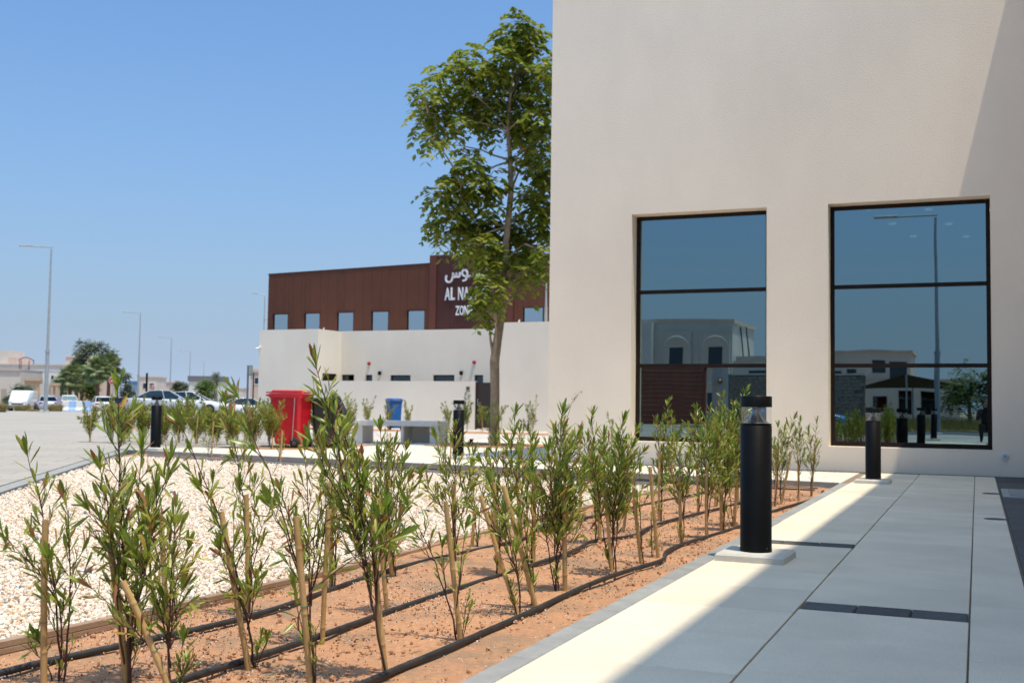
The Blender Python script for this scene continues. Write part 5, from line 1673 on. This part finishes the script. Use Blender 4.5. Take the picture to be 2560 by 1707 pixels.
MB().lathe([(0.12, 0), (0.12, 0.04), (0.07, 0.05), (0.05, 0.75), (0.04, 0.78)], n=14).build('post', mat('delineator red', (0.62, 0.07, 0.09), rough=0.5), cn)
MB().lathe([(0.058, 0.45), (0.056, 0.55)], n=14).build('reflective_band', mat('sign white', (0.75, 0.74, 0.72)), cn)
tag(cn, 'small pinkish red traffic post behind the far bed', 'traffic post')
nb = empty('notice_board', site(147, 98, -0.35), YAW)
MB().box(-0.18, 0.18, -0.01, 0.01, 0.7, 1.45).build('board', mat('notice pink grey', (0.36, 0.33, 0.40), rough=0.6), nb)
MB().box(-0.04, 0.04, -0.03, 0.03, 0, 0.7).build('leg', M_GREY, nb)
tag(nb, 'small upright notice board right of the lamp pole', 'notice board')

# ------------------------------------------------------------------ far buildings
M_CREAM = mat('villa cream', (0.62, 0.54, 0.46), rough=0.9, var=0.05, vscale=0.6)
M_PINK = mat('villa pinkish', (0.60, 0.45, 0.37), rough=0.9, var=0.05, vscale=0.6)
M_VW = mat('villa white', (0.66, 0.63, 0.58), rough=0.9, var=0.05, vscale=0.6)
def arch_poly(w, h, n=8):
    r_ = w / 2
    pts = [(-r_, 0), (r_, 0)]
    for k in range(n + 1):
        a = math.pi * k / n
        pts.append((r_ * math.cos(a), h - r_ + r_ * math.sin(a)))
    return pts
def arch_window(parent, x, z, w, h, y=-0.03, frame_m=M_VW):
    def ring(poly, y0, y1):
        mb = MB(); n = len(poly)
        v = [(a, y0, b) for a, b in poly] + [(a, y1, b) for a, b in poly]
        mb.add(v, [tuple(range(n)), tuple(range(2 * n - 1, n - 1, -1))] + [(i, n + i, n + (i + 1) % n, (i + 1) % n) for i in range(n)])
        return mb
    f = ring(arch_poly(w * 1.22, h * 1.1), y, y + 0.06).build('window', frame_m, parent, (x, 0, z - h * .05))
    ring([(a, b + h * .05) for a, b in arch_poly(w, h)], y - 0.012, y - 0.002).build('pane', M_DARKPANE, f)
    MB().box(-w * .7, w * .7, y - 0.06, y + 0.02, -0.08, -0.005).build('sill', frame_m, f)
    return f
def px2(u, v, D, u0, z0=0.0):
    return (u - u0) * D / 2808, height_at(u, v, D) - z0
# beige villa on the far left
D = 150
vl = empty('villa', site(90, D, LOWZ), YAW)
def VX(z_): return (z_ * 0.1403 - 90) * D / 2808
def VZ(z_, u=90): return height_at(u, 840 + z_ * 0.1403, D) - LOWZ
MB().box(VX(-120), VX(1240), 0, 8, 0, VZ(520)).build('wall', M_VW, vl)
MB().box(VX(-125), VX(1245), -0.12, 0.0, VZ(522), VZ(498)).build('cornice', M_PINK, vl)
MB().box(VX(1010), VX(1880), 2.5, 4.5, 0, VZ(335)).build('upper_block', M_PINK, vl)
MB().box(VX(1000), VX(1890), 2.4, 2.499, VZ(350), VZ(322)).build('parapet', M_CREAM, vl)
MB().box(VX(-140), VX(55), 1.0, 6, VZ(500), VZ(255)).build('tower', M_CREAM, vl)
MB().box(VX(56), VX(195), 1.2, 6, VZ(500), VZ(380)).build('stair_head', M_PINK, vl)
for (x, zb_, w, h) in [(690, 790, 100, 120), (572, 755, 42, 68), (918, 765, 44, 70)]:
    arch_window(vl, VX(x), VZ(zb_), w * 0.1403 * D / 2808, h * 0.1403 * D / 2808)
MB().box(VX(515), VX(1235), -0.04, 0.0, VZ(620), VZ(612)).build('string_course', M_CREAM, vl)
tag(vl, 'pale two storey villa with arched windows and pink roof blocks', 'villa')
an = empty('garage_annex', site(10, 128, LOWZ), YAW)
k_ = 128 / 2808 * 0.1403
MB().box(-160 * k_ * 1.0, (345 - 71) * k_, 0, 6, 0, height_at(10, 840 + 610 * .1403, 128) - LOWZ).build('wall', M_CREAM, an)
hz = height_at(10, 840 + 610 * .1403, 128) - LOWZ
MB().box(-165 * k_, (350 - 71) * k_, -0.15, 6.1, hz + 0.001, hz + 0.16).build('coping', M_PINK, an)
MB().box(-60 * k_, 40 * k_, -0.03, 0.02, 0, 2.3).build('door', mat('annex door', (0.40, 0.33, 0.27), rough=0.7), an)
tag(an, 'plain cream annex at the left picture edge behind the van', 'annex')
gw = empty('villa_gate_wall', site(118, 124, LOWZ), YAW)
k_ = 124 / 2808 * 0.1403
def GX(z_): return (z_ * 0.1403 - 118) * 124 / 2808
def GZ(z_): return height_at(118, 840 + z_ * .1403, 124) - LOWZ
MB().box(GX(420), GX(690), 0, 0.6, 0, GZ(800)).build('portal', mat('portal sand', (0.55, 0.38, 0.24), rough=0.9), gw)
MB().box(GX(410), GX(700), -0.15, 0.7, GZ(799), GZ(765)).build('portal_roof', mat('portal sand', (0.55, 0.38, 0.24)), gw)
MB().box(GX(691), GX(1030), 0.1, 0.4, 0, GZ(850)).build('wall', M_CREAM, gw)
MB().box(GX(870), GX(1040), -0.1, 0.55, GZ(880), GZ(835)).build('coping', mat('portal sand', (0.55, 0.38, 0.24)), gw)
for x in (900, 985):
    MB().box(GX(x), GX(x + 45), -0.12, 0.02, 0, GZ(900)).build('pilaster', mat('portal sand', (0.55, 0.38, 0.24)), gw)
tag(gw, 'sandy gate portal and wall in front of the pale villa', 'gate wall')
rf = empty('red_metal_stair', site(58, 132, LOWZ), YAW)
M_RUST = mat('red painted steel', (0.20, 0.045, 0.05), rough=0.6)
k_ = 132 / 2808 * 0.1403
def RX(z_): return (z_ * 0.1403 - 58) * 132 / 2808
def RZ(z_): return height_at(58, 840 + z_ * .1403, 132) - LOWZ
for x in (320, 350, 490, 570):
    MB().tube([(RX(x), 0, RZ(640 if x < 560 else 500)), (RX(x), 0, RZ(430))], 0.05, n=6).build('post', M_RUST, rf)
MB().tube([(RX(300), 0, RZ(425)), (RX(380), 0, RZ(385)), (RX(430), 0, RZ(375)), (RX(500), 0, RZ(395)), (RX(580), 0, RZ(435))], 0.06, n=6).build('arched_rail', M_RUST, rf)
MB().box(RX(340), RX(500), -0.4, 0.4, RZ(750), RZ(735)).build('landing', M_RUST, rf)
MB().box(RX(335), RX(505), -0.45, -0.38, RZ(668), RZ(655)).build('rail', M_RUST, rf)
for q in range(6):
    MB().box(RX(415 + q * 14), RX(433 + q * 14), -0.3, 0.3, RZ(650 - q * 18), RZ(645 - q * 18)).build('tread', M_RUST, rf)
for x in (345, 490):
    MB().tube([(RX(x), 0, 0), (RX(x), 0, RZ(742))], 0.07, n=6).build('support', M_RUST, rf)
tag(rf, 'red metal stair and arched frame on the villa front', 'metal stair')
def far_block(label, u0, u1, v_top, d, m, name='far_house', cat='house', roof=None, wins=()):
    uc = (u0 + u1) / 2
    t = empty(name, site(uc, d, LOWZ), YAW)
    w = (u1 - u0) * d / 2808; h = height_at(uc, v_top, d) - LOWZ
    MB().box(-w / 2, w / 2, 0, 6, 0, h).build('wall', m, t)
    MB().box(-w / 2 - .15, w / 2 + .15, -0.15, 6.1, h + 0.002, h + (0.3 if not roof else 0.9)).build('parapet', roof or m, t)
    for (a, b, ww, hh) in wins:
        f = MB().box(-w / 2 + a * w, -w / 2 + a * w + ww, -0.04, 0.0, b * h, b * h + hh).build('window', M_VW, t)
        MB().box(-w / 2 + a * w + .1, -w / 2 + a * w + ww - .1, -0.05, -0.0405, b * h + .1, b * h + hh - .1).build('pane', M_DARKPANE, f)
    tag(t, label, cat)
    return t
far_block('far pale house right of the second street lamp', 346, 389, 943, 210, M_CREAM, wins=[(0.6, 0.6, 1.0, 1.2), (0.2, 0.6, 1.0, 1.2)])
far_block('far low pinkish house behind the silver car roof', 390, 440, 957, 230, M_PINK, wins=[(0.3, 0.5, 1.2, 1.0)])
far_block('far pale building with dark flat roof behind the bushy tree', 470, 546, 953, 190, M_VW, roof=mat('dark roof slab', (0.16, 0.16, 0.17)), wins=[(0.1, 0.35, 2.0, 1.0), (0.6, 0.35, 2.0, 1.0)])
far_block('narrow pinkish block at the end of the white wall', 624, 668, 930, 115, M_PINK, wins=[(0.2, 0.7, 0.7, 0.8)])
far_block('far faint low house left of the sign post', 566, 606, 971, 260, M_CREAM, wins=[(0.3, 0.4, 1.4, 1.2)])
far_block('far bluish low building left of the second lamp', 318, 345, 955, 280, mat('far blue wall', (0.16, 0.26, 0.40), rough=0.8), wins=[(0.3, 0.4, 1.4, 1.2)])

# ------------------------------------------------------------------ far trees
M_GHAF = leaf_mat('grey green leaf', (0.11, 0.14, 0.075), (0.20, 0.23, 0.13), trans=0.25, rough=0.6)
M_MID = leaf_mat('mid green leaf', (0.09, 0.15, 0.03), (0.19, 0.25, 0.06), trans=0.3, rough=0.5)
M_PALM = leaf_mat('palm leaf', (0.10, 0.15, 0.05), (0.25, 0.29, 0.12), trans=0.2, rough=0.45)
def blob_tree(label, u, v0, v1, d, wpx, m, seed, name='leafy_tree', leaf=0.28, dens=1.0, group='trees along the far road'):
    r_ = random.Random(seed)
    base = site(u, d, LOWZ)
    zt = height_at(u, v0, d) - LOWZ; zb_ = height_at(u, v1, d) - LOWZ
    w = wpx * d / 2808 / 2
    trunk = [(0, 0, -0.1, 0.16), (0.05, 0, zb_ * 0.5, 0.13), (0, 0.05, (zb_ + zt) / 2, 0.09), (0.1, 0, zt * 0.85, 0.05)]
    cl, lim_ = [], []
    for k in range(40):
        a = r_.uniform(0, 6.28); q = math.sqrt(r_.random()) * w * 0.9; z = r_.uniform(zb_ + 0.3, zt - 0.3)
        q *= math.sin(math.pi * min(0.9, max(0.15, (z - zb_) / (zt - zb_)))) ** 0.5
        cl.append((math.cos(a) * q, math.sin(a) * q, z, w * r_.uniform(0.16, 0.36)))
    for k in range(5):
        c = cl[k]; lim_.append((r_.choice((1, 2)), (c[0], c[1], c[2])))
    return tree(name, base, trunk, lim_, cl, m, label, leaf=leaf, frond=0.55, droop=0.4, npair=4, density=dens * 0.35 / max(0.2, (w * 0.3 / 0.6) ** 1.2), seed=seed, group=group)
blob_tree('large feathery grey green tree above the palms', 230, 852, 938, 140, 108, M_GHAF, 31, leaf=0.24, dens=1.5)
blob_tree('small bright green tree between the palms and the red sign', 228, 948, 1000, 128, 34, M_MID, 32, leaf=0.2)
blob_tree('rounded green tree left of the dark roofed building', 450, 950, 985, 125, 32, M_GHAF, 33, leaf=0.2)
blob_tree('bushy olive tree in front of the dark roofed building', 515, 948, 998, 112, 50, M_MID, 34, leaf=0.2, dens=0.9)
blob_tree('thin pale tree behind the bushy olive tree', 540, 925, 965, 150, 22, M_GHAF, 35, leaf=0.14, dens=0.4)
blob_tree('dark green bush right of the bushy olive tree', 575, 985, 1008, 95, 34, M_MID, 36, leaf=0.16)
blob_tree('grey green bush growing behind the white van', 55, 960, 1000, 118, 60, M_GHAF, 37, leaf=0.2)
blob_tree('dark low bush left of the white van', 22, 985, 1012, 112, 24, M_GHAF, 38, leaf=0.16)
blob_tree('dull green tree right of the fan palms', 312, 928, 1000, 135, 34, M_GHAF, 39, leaf=0.2)

def fan_mesh():
    mb = MB()
    mb.tube([(0, 0, 0), (0.45, 0, 0.1), (0.8, 0, 0.08)], [0.02, 0.015, 0.01], n=4, caps=False)
    for k in range(17):
        a = R(-105 + k * 13.1)
        d = Vector((math.cos(a), math.sin(a), 0))
        n = Vector((-d.y, d.x, 0)) * 0.055
        c = Vector((0.8, 0, 0.08))
        L = 0.75 * (1 - 0.25 * abs(math.sin(a)))
        q1 = c + d * L * 0.6; q2 = c + d * L + Vector((0, 0, -0.22))
        mb.add([c, q1 - n + Vector((0, 0, 0.02)), q2, q1 + n + Vector((0, 0, -0.02))], [(0, 1, 2, 3)])
    return mb.mesh('frond', M_PALM)
FAN = fan_mesh()
def fan_palm(label, u, d, v_crown, seed, sc=1.0):
    r_ = random.Random(seed)
    base = site(u, d, LOWZ)
    t = empty('fan_palm', base, r_.uniform(0, 6))
    h = height_at(u, v_crown, d) - LOWZ
    MB().tube([(0, 0, -0.1), (0.03, 0, h * .5), (0, 0.03, h)], [0.24, 0.20, 0.17], n=12).build('trunk', mat('palm bark', (0.16, 0.10, 0.065), rough=0.95, var=0.3, vscale=9, bump=0.6, bscale=15), t)
    sk = MB()
    for k in range(26):
        a = k * 2.4; z = h - 0.1 - (k % 9) * 0.14
        sk.add([(math.cos(a) * .18, math.sin(a) * .18, z), (math.cos(a + .5) * .18, math.sin(a + .5) * .18, z), (math.cos(a + .25) * .32, math.sin(a + .25) * .32, z - .45)], [(0, 1, 2)])
    o = sk.build('dead_skirt', mat('dead frond', (0.20, 0.13, 0.075), rough=0.9), t)
    for k in range(46):
        o = link('frond', FAN, t)
        el = R(80 - 125 * ((k + 0.5) / 46) ** 0.9 + r_.uniform(-8, 8)); az = k * 2.4 + r_.uniform(-.2, .2)
        o.location = (0, 0, h - 0.05 - 0.25 * k / 46)
        o.rotation_euler = (r_.uniform(-.3, .3), -el, az)
        s_ = sc * r_.uniform(0.85, 1.15); o.scale = (s_, s_, s_)
    return tag(t, label, 'palm', 'fan palms by the villa')
for k, (u, d, v, sc) in enumerate([(174, 126, 945, 1.15), (152, 134, 965, 1.0), (203, 130, 955, 1.05), (243, 124, 925, 1.25), (270, 132, 918, 1.2), (190, 138, 928, 1.1)]):
    fan_palm('green fan palm in the clump by the villa, %s' % ['over the barriers, front left', 'leftmost and lowest', 'low in the middle', 'tall in front, right of centre', 'tallest, rightmost', 'tall behind on the left'][k], u, d, v, 50 + k, sc)

# dry ornamental grass clumps beside the lamp
def grass(label, u, d, wpx, hpx, seed):
    rg = np.random.default_rng(seed)
    base = site(u, d, -0.2)
    w = wpx * d / 2808 / 2; h = hpx * d / 2808
    n = 900
    a = rg.uniform(0, 6.28, n); q = np.sqrt(rg.uniform(0, 1, n)) * w * 0.75
    x, y = np.cos(a) * q, np.sin(a) * q * 0.8
    ln = h * rg.uniform(0.6, 1.15, n)
    dx, dy = np.cos(a) * 0.35 * ln + rg.normal(0, .12, n), np.sin(a) * 0.35 * ln + rg.normal(0, .12, n)
    b = np.stack([x, y, np.full(n, -0.2)], 1); tpp = np.stack([x + dx, y + dy, ln], 1)
    m_ = np.stack([x + dx * .35, y + dy * .35, ln * .6], 1); s_ = np.stack([-np.sin(a), np.cos(a), np.zeros(n)], 1) * 0.022
    V = np.stack([b - s_, b + s_, m_ + s_ * .8, tpp, m_ - s_ * .8], 1).reshape(-1, 3)
    F = (np.array([(0, 1, 2, 4), (4, 2, 3, 3)])[None] + 5 * np.arange(n)[:, None, None]).reshape(-1, 4)
    tri = np.concatenate([F[0::2][:, [0, 1, 2]], F[0::2][:, [0, 2, 3]], F[1::2][:, [0, 1, 2]]])
    o = link('grass_clump', np_mesh('grass_clump', V, tri, leaf_mat('dry grass %d' % seed, (0.24, 0.20, 0.07), (0.36, 0.31, 0.13), rough=0.6)))
    o.location = base
    tag(o, label, 'grass', 'ornamental grass clumps')
grass('yellowish grass clump right of the nearest lamp base', 139, 78, 38, 24, 1)
grass('wide grass clump left of the lamp base in front of the van', 56, 76, 46, 22, 2)
grass('grass clump cut by the left picture edge', 2, 68, 26, 28, 3)
grass('low green tuft between the van and the grass clump', 84, 75, 26, 12, 4)

# ================================================================== BEHIND THE VIEWER (seen in the window glass)
def block(mb_list, label, loc, rz, name, cat):
    t = empty(name, loc, rz)
    for nm, mb, m in mb_list:
        mb.build(nm, m, t)
    return tag(t, label, cat)
# compound wall with garage door, mirrored in the left window
M_STONE = mat('rubble stone wall', (0.34, 0.29, 0.24), rough=0.95, var=0.35, vscale=3.5, bump=0.9, bscale=9)
pa = mirrored(1598, 62); pb = mirrored(1775, 62); pc = mirrored(2180, 62)
rzm = 0.0
gd = empty('garage_door', Vector((pa.x, pa.y, -0.3)), rzm)
wdt = pb.x - pa.x
M_SHUT = mat('brown roller shutter', (0.30, 0.085, 0.045), rough=0.5, var=0.15, vscale=2)
for k in range(12):
    z0 = 0.25 + k * 0.245
    MB().cbox(0, wdt, -0.03, 0.03, z0, z0 + 0.238, 0.0).build('slat', M_SHUT, gd)
MB().box(-0.12, 0, -0.1, 0.1, 0, 3.3).box(wdt, wdt + 0.12, -0.1, 0.1, 0, 3.3).box(-0.12, wdt + 0.12, -0.1, 0.1, 3.2, 3.4).build('door_frame', M_SHUT, gd)
tag(gd, 'brown slatted garage door mirrored in the left window', 'garage door')
gp = empty('gate_pier', Vector((pb.x + 0.17, pb.y, -0.3)), rzm)
MB().box(0, 0.9, -0.25, 0.25, 0, 3.4).build('pier', M_VW, gp)
MB().box(-0.08, 0.98, -0.33, 0.33, 3.4, 3.55).build('cap', M_VW, gp)
MB().lathe([(0.05, 0.26), (0.13, 0.36), (0.13, 0.5), (0.04, 0.56)], c=(0.45, 0, 2.6), n=12, axis='y').build('lantern', mat('lantern brass', (0.3, 0.2, 0.1), rough=0.4, metal=0.5), gp)
tag(gp, 'white gate pier with lantern mirrored beside the garage door', 'gate pier')
sw_ = empty('stone_wall', Vector((pb.x + 1.1, pb.y, -0.3)), rzm)
ln_ = pc.x - pb.x - 1.1
rs = random.Random(6)
stone_meshes = [MB().cbox(-w / 2, w / 2, -0.1, 0.1, 0, 0.17, 0.015).mesh('stone', M_STONE) for w in (0.30, 0.42, 0.55)]
MB().box(0, ln_, -0.08, 0.08, 0, 2.95).build('core', mat('wall mortar', (0.24, 0.2, 0.16)), sw_)
for j in range(16):
    x = 0.0
    while x < ln_ - 0.3:
        k = rs.randrange(3); w = (0.30, 0.42, 0.55)[k]
        if x + w > ln_: break
        o = link('stone', stone_meshes[k], sw_)
        o.location = (x + w / 2, 0.085 + rs.uniform(-.02, .02), j * 0.182 + 0.01)
        x += w + 0.015
MB().box(-0.02, ln_ + 0.02, -0.16, 0.22, 2.95, 3.05).build('coping', M_VW, sw_)
tag(sw_, 'rough stone boundary wall mirrored in both windows', 'wall')
# villa behind the garage door
p0 = mirrored(1604, 88); p1 = mirrored(1850, 88)
v1 = empty('mirrored_villa', Vector((p0.x, p0.y, -0.3)), 0.0)
w1 = p1.x - p0.x
H1 = height_at(1740, 800, 88) + 0.3
MB().box(0, w1, -9, 0, 0, H1 - 0.3).build('wall', M_VW, v1)
MB().box(-0.2, w1 + 0.2, -9.2, 0.18, H1 - 0.3, H1).build('cornice', M_CREAM, v1)
MB().box(0.02 * w1, 0.14 * w1, 0.002, 0.9, 0, H1 - 0.32).build('corner_bay', M_VW, v1)
MB().box(-4.5, -0.01, -8, -1.2, 0, H1 - 0.6).build('side_wing', M_CREAM, v1)
for xf in (0.40, 0.82):
    for z in (H1 * 0.50, H1 * 0.06):
        bay = MB().box(xf * w1 - 1.15, xf * w1 + 1.15, 0.002, 0.35, z - 0.5, z + 3.0).build('bay', M_CREAM, v1)
        MB().box(-0.55, 0.55, 0.30, 0.37, 0, 1.45).build('window', M_DARKPANE, v1, (xf * w1, 0, z + 0.35))
        mb = MB()
        pts = [(0.95 * math.cos(math.pi * k / 12), 0, 0.75 * math.sin(math.pi * k / 12)) for k in range(13)]
        mb.tube(pts, 0.09, n=6); mb.build('arch_moulding', M_VW, v1, (xf * w1, 0.37, z + 1.85))
        MB().box(-1.0, 1.0, 0.3, 0.52, -0.14, -0.01).build('sill', M_VW, v1, (xf * w1, 0, z + 0.35))
MB().box(w1 + 0.01, w1 + 4.2, -8, -0.6, 0, H1 * 0.60).build('low_wing', M_VW, v1)
MB().box(w1 + 0.21, w1 + 4.4, -8.2, -0.45, H1 * 0.60, H1 * 0.60 + 0.3).build('low_cornice', M_CREAM, v1)
MB().box(w1 + 1.2, w1 + 2.6, -0.6, -0.54, 2.6, 4.0).build('window', M_DARKPANE, v1)
MB().tube([(w1 + .3, -3, H1 * .6), (w1 + 0.05, -3, H1 * .95)], 0.05, n=5).tube([(w1 + .75, -3, H1 * .6), (w1 + 0.5, -3, H1 * .95)], 0.05, n=5).build('ladder', M_BLACK, v1)
tag(v1, 'pale two storey villa with arched windows mirrored in the left window', 'villa')
# second villa, mirrored in the right window
p0 = mirrored(2070, 125); p1 = mirrored(2282, 125)
v2 = empty('mirrored_house', Vector((p0.x, p0.y, -0.3)), 0.0)
w2 = p1.x - p0.x; H2 = height_at(2200, 878, 125) + 0.3
MB().box(0, w2, -9, 0, 0, H2 - 0.3).build('wall', M_CREAM, v2)
MB().box(-0.2, w2 + 0.2, -9.2, 0.2, H2 - 0.3, H2).build('cornice', M_PINK, v2)
MB().box(w2 * 0.3, w2 + 5, 0.01, 3, 0, H2 * 0.55).build('front_wing', M_CREAM, v2)
MB().box(w2 * 0.28, w2 + 5.2, 0.0, 3.2, H2 * 0.55 + .002, H2 * 0.55 + 0.25).build('wing_cornice', M_PINK, v2)
for (xf, z, w, h, y) in [(0.12, 4.4, 0.7, 1.0, 0), (0.3, 4.3, 1.1, 1.3, 0), (0.62, 5.2, 1.3, 1.4, 0), (0.85, 4.6, 1.8, 1.9, 0), (0.42, 1.0, 1.0, 1.8, 3), (0.66, 1.0, 1.3, 1.6, 3), (0.95, 0.8, 1.3, 2.4, 3), (1.2, 0.8, 1.3, 2.4, 3)]:
    MB().box(-w / 2, w / 2, 0.0, 0.06, 0, h).build('window', M_DARKPANE, v2, (xf * w2, y + 0.01, z))
tag(v2, 'cream house with dark windows mirrored in the right window', 'house')
lamp('street lamp behind the viewer, mirrored in the right window', mirrored(2342, 48, -0.15), 9.45, R(0), arm=2.6, rise=0.0, group='street lamps behind the viewer')
# lamp arm points to -x in both; mirrored tree, grasses, shade sail
mt = mirrored(2425, 58, -0.3)
rtt = random.Random(9)
cl = []
for k in range(26):
    a = rtt.uniform(0, 6.28); q = math.sqrt(rtt.random()) * 1.5
    cl.append((math.cos(a) * q, math.sin(a) * q, rtt.uniform(1.4, 3.3), rtt.uniform(0.35, 0.6)))
tree('roadside_tree', mt, [(0, 0, -0.1, 0.12), (0.05, 0, 0.8, 0.10), (0, 0.05, 1.6, 0.08), (0.1, 0, 2.6, 0.04)], [(1, cl[0][:3]), (2, cl[1][:3]), (2, cl[2][:3]), (1, cl[3][:3])], cl, M_MID, 'small green tree mirrored in the right window', leaf=0.15, frond=0.45, droop=0.4, npair=5, density=0.4, seed=12)
gf = MB().box(-14, 12, -40, -24.1, -0.6, -0.1)
tag(gf.build('rear_field', mat('dry field', (0.30, 0.24, 0.12), rough=0.95, var=0.3, vscale=0.8)), kind='structure')
rg = np.random.default_rng(4)
n = 9000
x = rg.uniform(-9, 6, n); y = -rg.uniform(24.5, 38, n); a = rg.uniform(0, 6.28, n); ln = rg.uniform(0.25, 0.8, n)
b = np.stack([x, y, np.full(n, -0.15)], 1); s_ = np.stack([np.cos(a), np.sin(a), np.zeros(n)], 1) * 0.03
tpp = b + np.stack([rg.normal(0, .15, n), rg.normal(0, .15, n), ln], 1)
V = np.stack([b - s_, b + s_, tpp], 1).reshape(-1, 3)
gg = link('field_grass', np_mesh('field_grass', V, np.arange(3 * n).reshape(-1, 3), leaf_mat('field grass leaf', (0.20, 0.19, 0.05), (0.33, 0.27, 0.09))))
tag(gg, 'rough yellow grass in the field mirrored in the right window', 'grass', kind='stuff')
ps = mirrored(2270, 66, -0.2)
sl = empty('shade_sail', ps)
MB().add([(-3, 0, 2.3), (0, 1.5, 3.1), (3.4, 0, 2.4), (0.2, -1.5, 2.5), (-3, 0, 2.33), (0, 1.5, 3.13), (3.4, 0, 2.43), (0.2, -1.5, 2.53)], [(0, 3, 2, 1), (4, 5, 6, 7), (0, 1, 5, 4), (1, 2, 6, 5), (2, 3, 7, 6), (3, 0, 4, 7)]).build('sail', mat('dark sail cloth', (0.05, 0.045, 0.045), rough=0.8), sl)
for q in ((-3, 0, 2.3), (0, 1.5, 3.1), (3.4, 0, 2.4), (0.2, -1.5, 2.5)):
    MB().tube([(q[0], q[1], 0), q], 0.05, n=8).build('mast', M_GREY, sl)
tag(sl, 'dark shade sail on masts mirrored in the right window', 'shade sail')
bc = mirrored(2075, 44, -0.15)
car('bright blue car mirrored at the left of the right window', (0.02, 0.20, 0.45), (bc.x - 1.2, bc.y, -0.15), R(0), L=4.2, H=1.45, group='cars behind the viewer')
# shrubs behind the viewer along the bed, mirrored

# the photographer, crouching just behind the viewpoint
def person():
    pts = {'pel': (0.26, -0.62, 0.42), 'chest': (0.24, -0.50, 0.78), 'neck': (0.23, -0.44, 0.93), 'head': (0.22, -0.40, 1.04), 'headt': (0.22, -0.39, 1.14),
           'shl': (0.06, -0.47, 0.86), 'ell': (0.02, -0.28, 0.62), 'hal': (0.14, -0.20, 0.86), 'shr': (0.41, -0.47, 0.86), 'elr': (0.46, -0.28, 0.62), 'har': (0.30, -0.20, 0.86),
           'hpl': (0.16, -0.62, 0.38), 'knl': (0.10, -0.25, 0.46), 'anl': (0.10, -0.42, 0.08), 'tol': (0.09, -0.24, 0.035),
           'hpr': (0.36, -0.62, 0.38), 'knr': (0.42, -0.30, 0.40), 'anr': (0.40, -0.55, 0.09), 'tor': (0.41, -0.38, 0.035)}
    rad = {'pel': .15, 'chest': .15, 'neck': .055, 'head': .085, 'headt': .07, 'shl': .07, 'ell': .048, 'hal': .035, 'shr': .07, 'elr': .048, 'har': .035, 'hpl': .11, 'knl': .07, 'anl': .045, 'tol': .035, 'hpr': .11, 'knr': .07, 'anr': .045, 'tor': .035}
    ed = [('pel', 'chest'), ('chest', 'neck'), ('neck', 'head'), ('head', 'headt'), ('chest', 'shl'), ('shl', 'ell'), ('ell', 'hal'), ('chest', 'shr'), ('shr', 'elr'), ('elr', 'har'), ('pel', 'hpl'), ('hpl', 'knl'), ('knl', 'anl'), ('anl', 'tol'), ('pel', 'hpr'), ('hpr', 'knr'), ('knr', 'anr'), ('anr', 'tor')]
    ks = list(pts)
    me = bpy.data.meshes.new('body')
    o0 = Vector((0.25, -0.5, 0))
    me.from_pydata([Vector(pts[k]) - o0 for k in ks], [(ks.index(a), ks.index(b)) for a, b in ed], [])
    o = link('person', me)
    o.location = o0
    md = o.modifiers.new('skin', 'SKIN')
    for i, k in enumerate(ks):
        me.skin_vertices[0].data[i].radius = (rad[k], rad[k])
    me.skin_vertices[0].data[0].use_root = True
    o.modifiers.new('sub', 'SUBSURF').levels = 2
    o.modifiers['sub'].render_levels = 2
    me.materials.append(mat('dark clothing', (0.018, 0.02, 0.03), rough=0.9))
    hr = MB().lathe([(0.0, 0.10), (0.06, 0.095), (0.095, 0.05), (0.10, 0.0), (0.085, -0.05)], c=(-0.03, 0.08, 1.08), n=16).build('hair', mat('dark hair', (0.012, 0.01, 0.009), rough=0.6), o)
    fc_ = MB().lathe([(0.0, 0.098), (0.05, 0.085), (0.068, 0.03), (0.06, -0.03), (0.03, -0.08), (0.0, -0.095)][::-1], c=(-0.03, 0.12, 1.05), n=16).build('face', mat('skin tone', (0.35, 0.20, 0.13), rough=0.6), o)
    tag(o, 'person in dark clothes crouching, mirrored at the edge of the right window', 'person')
person()
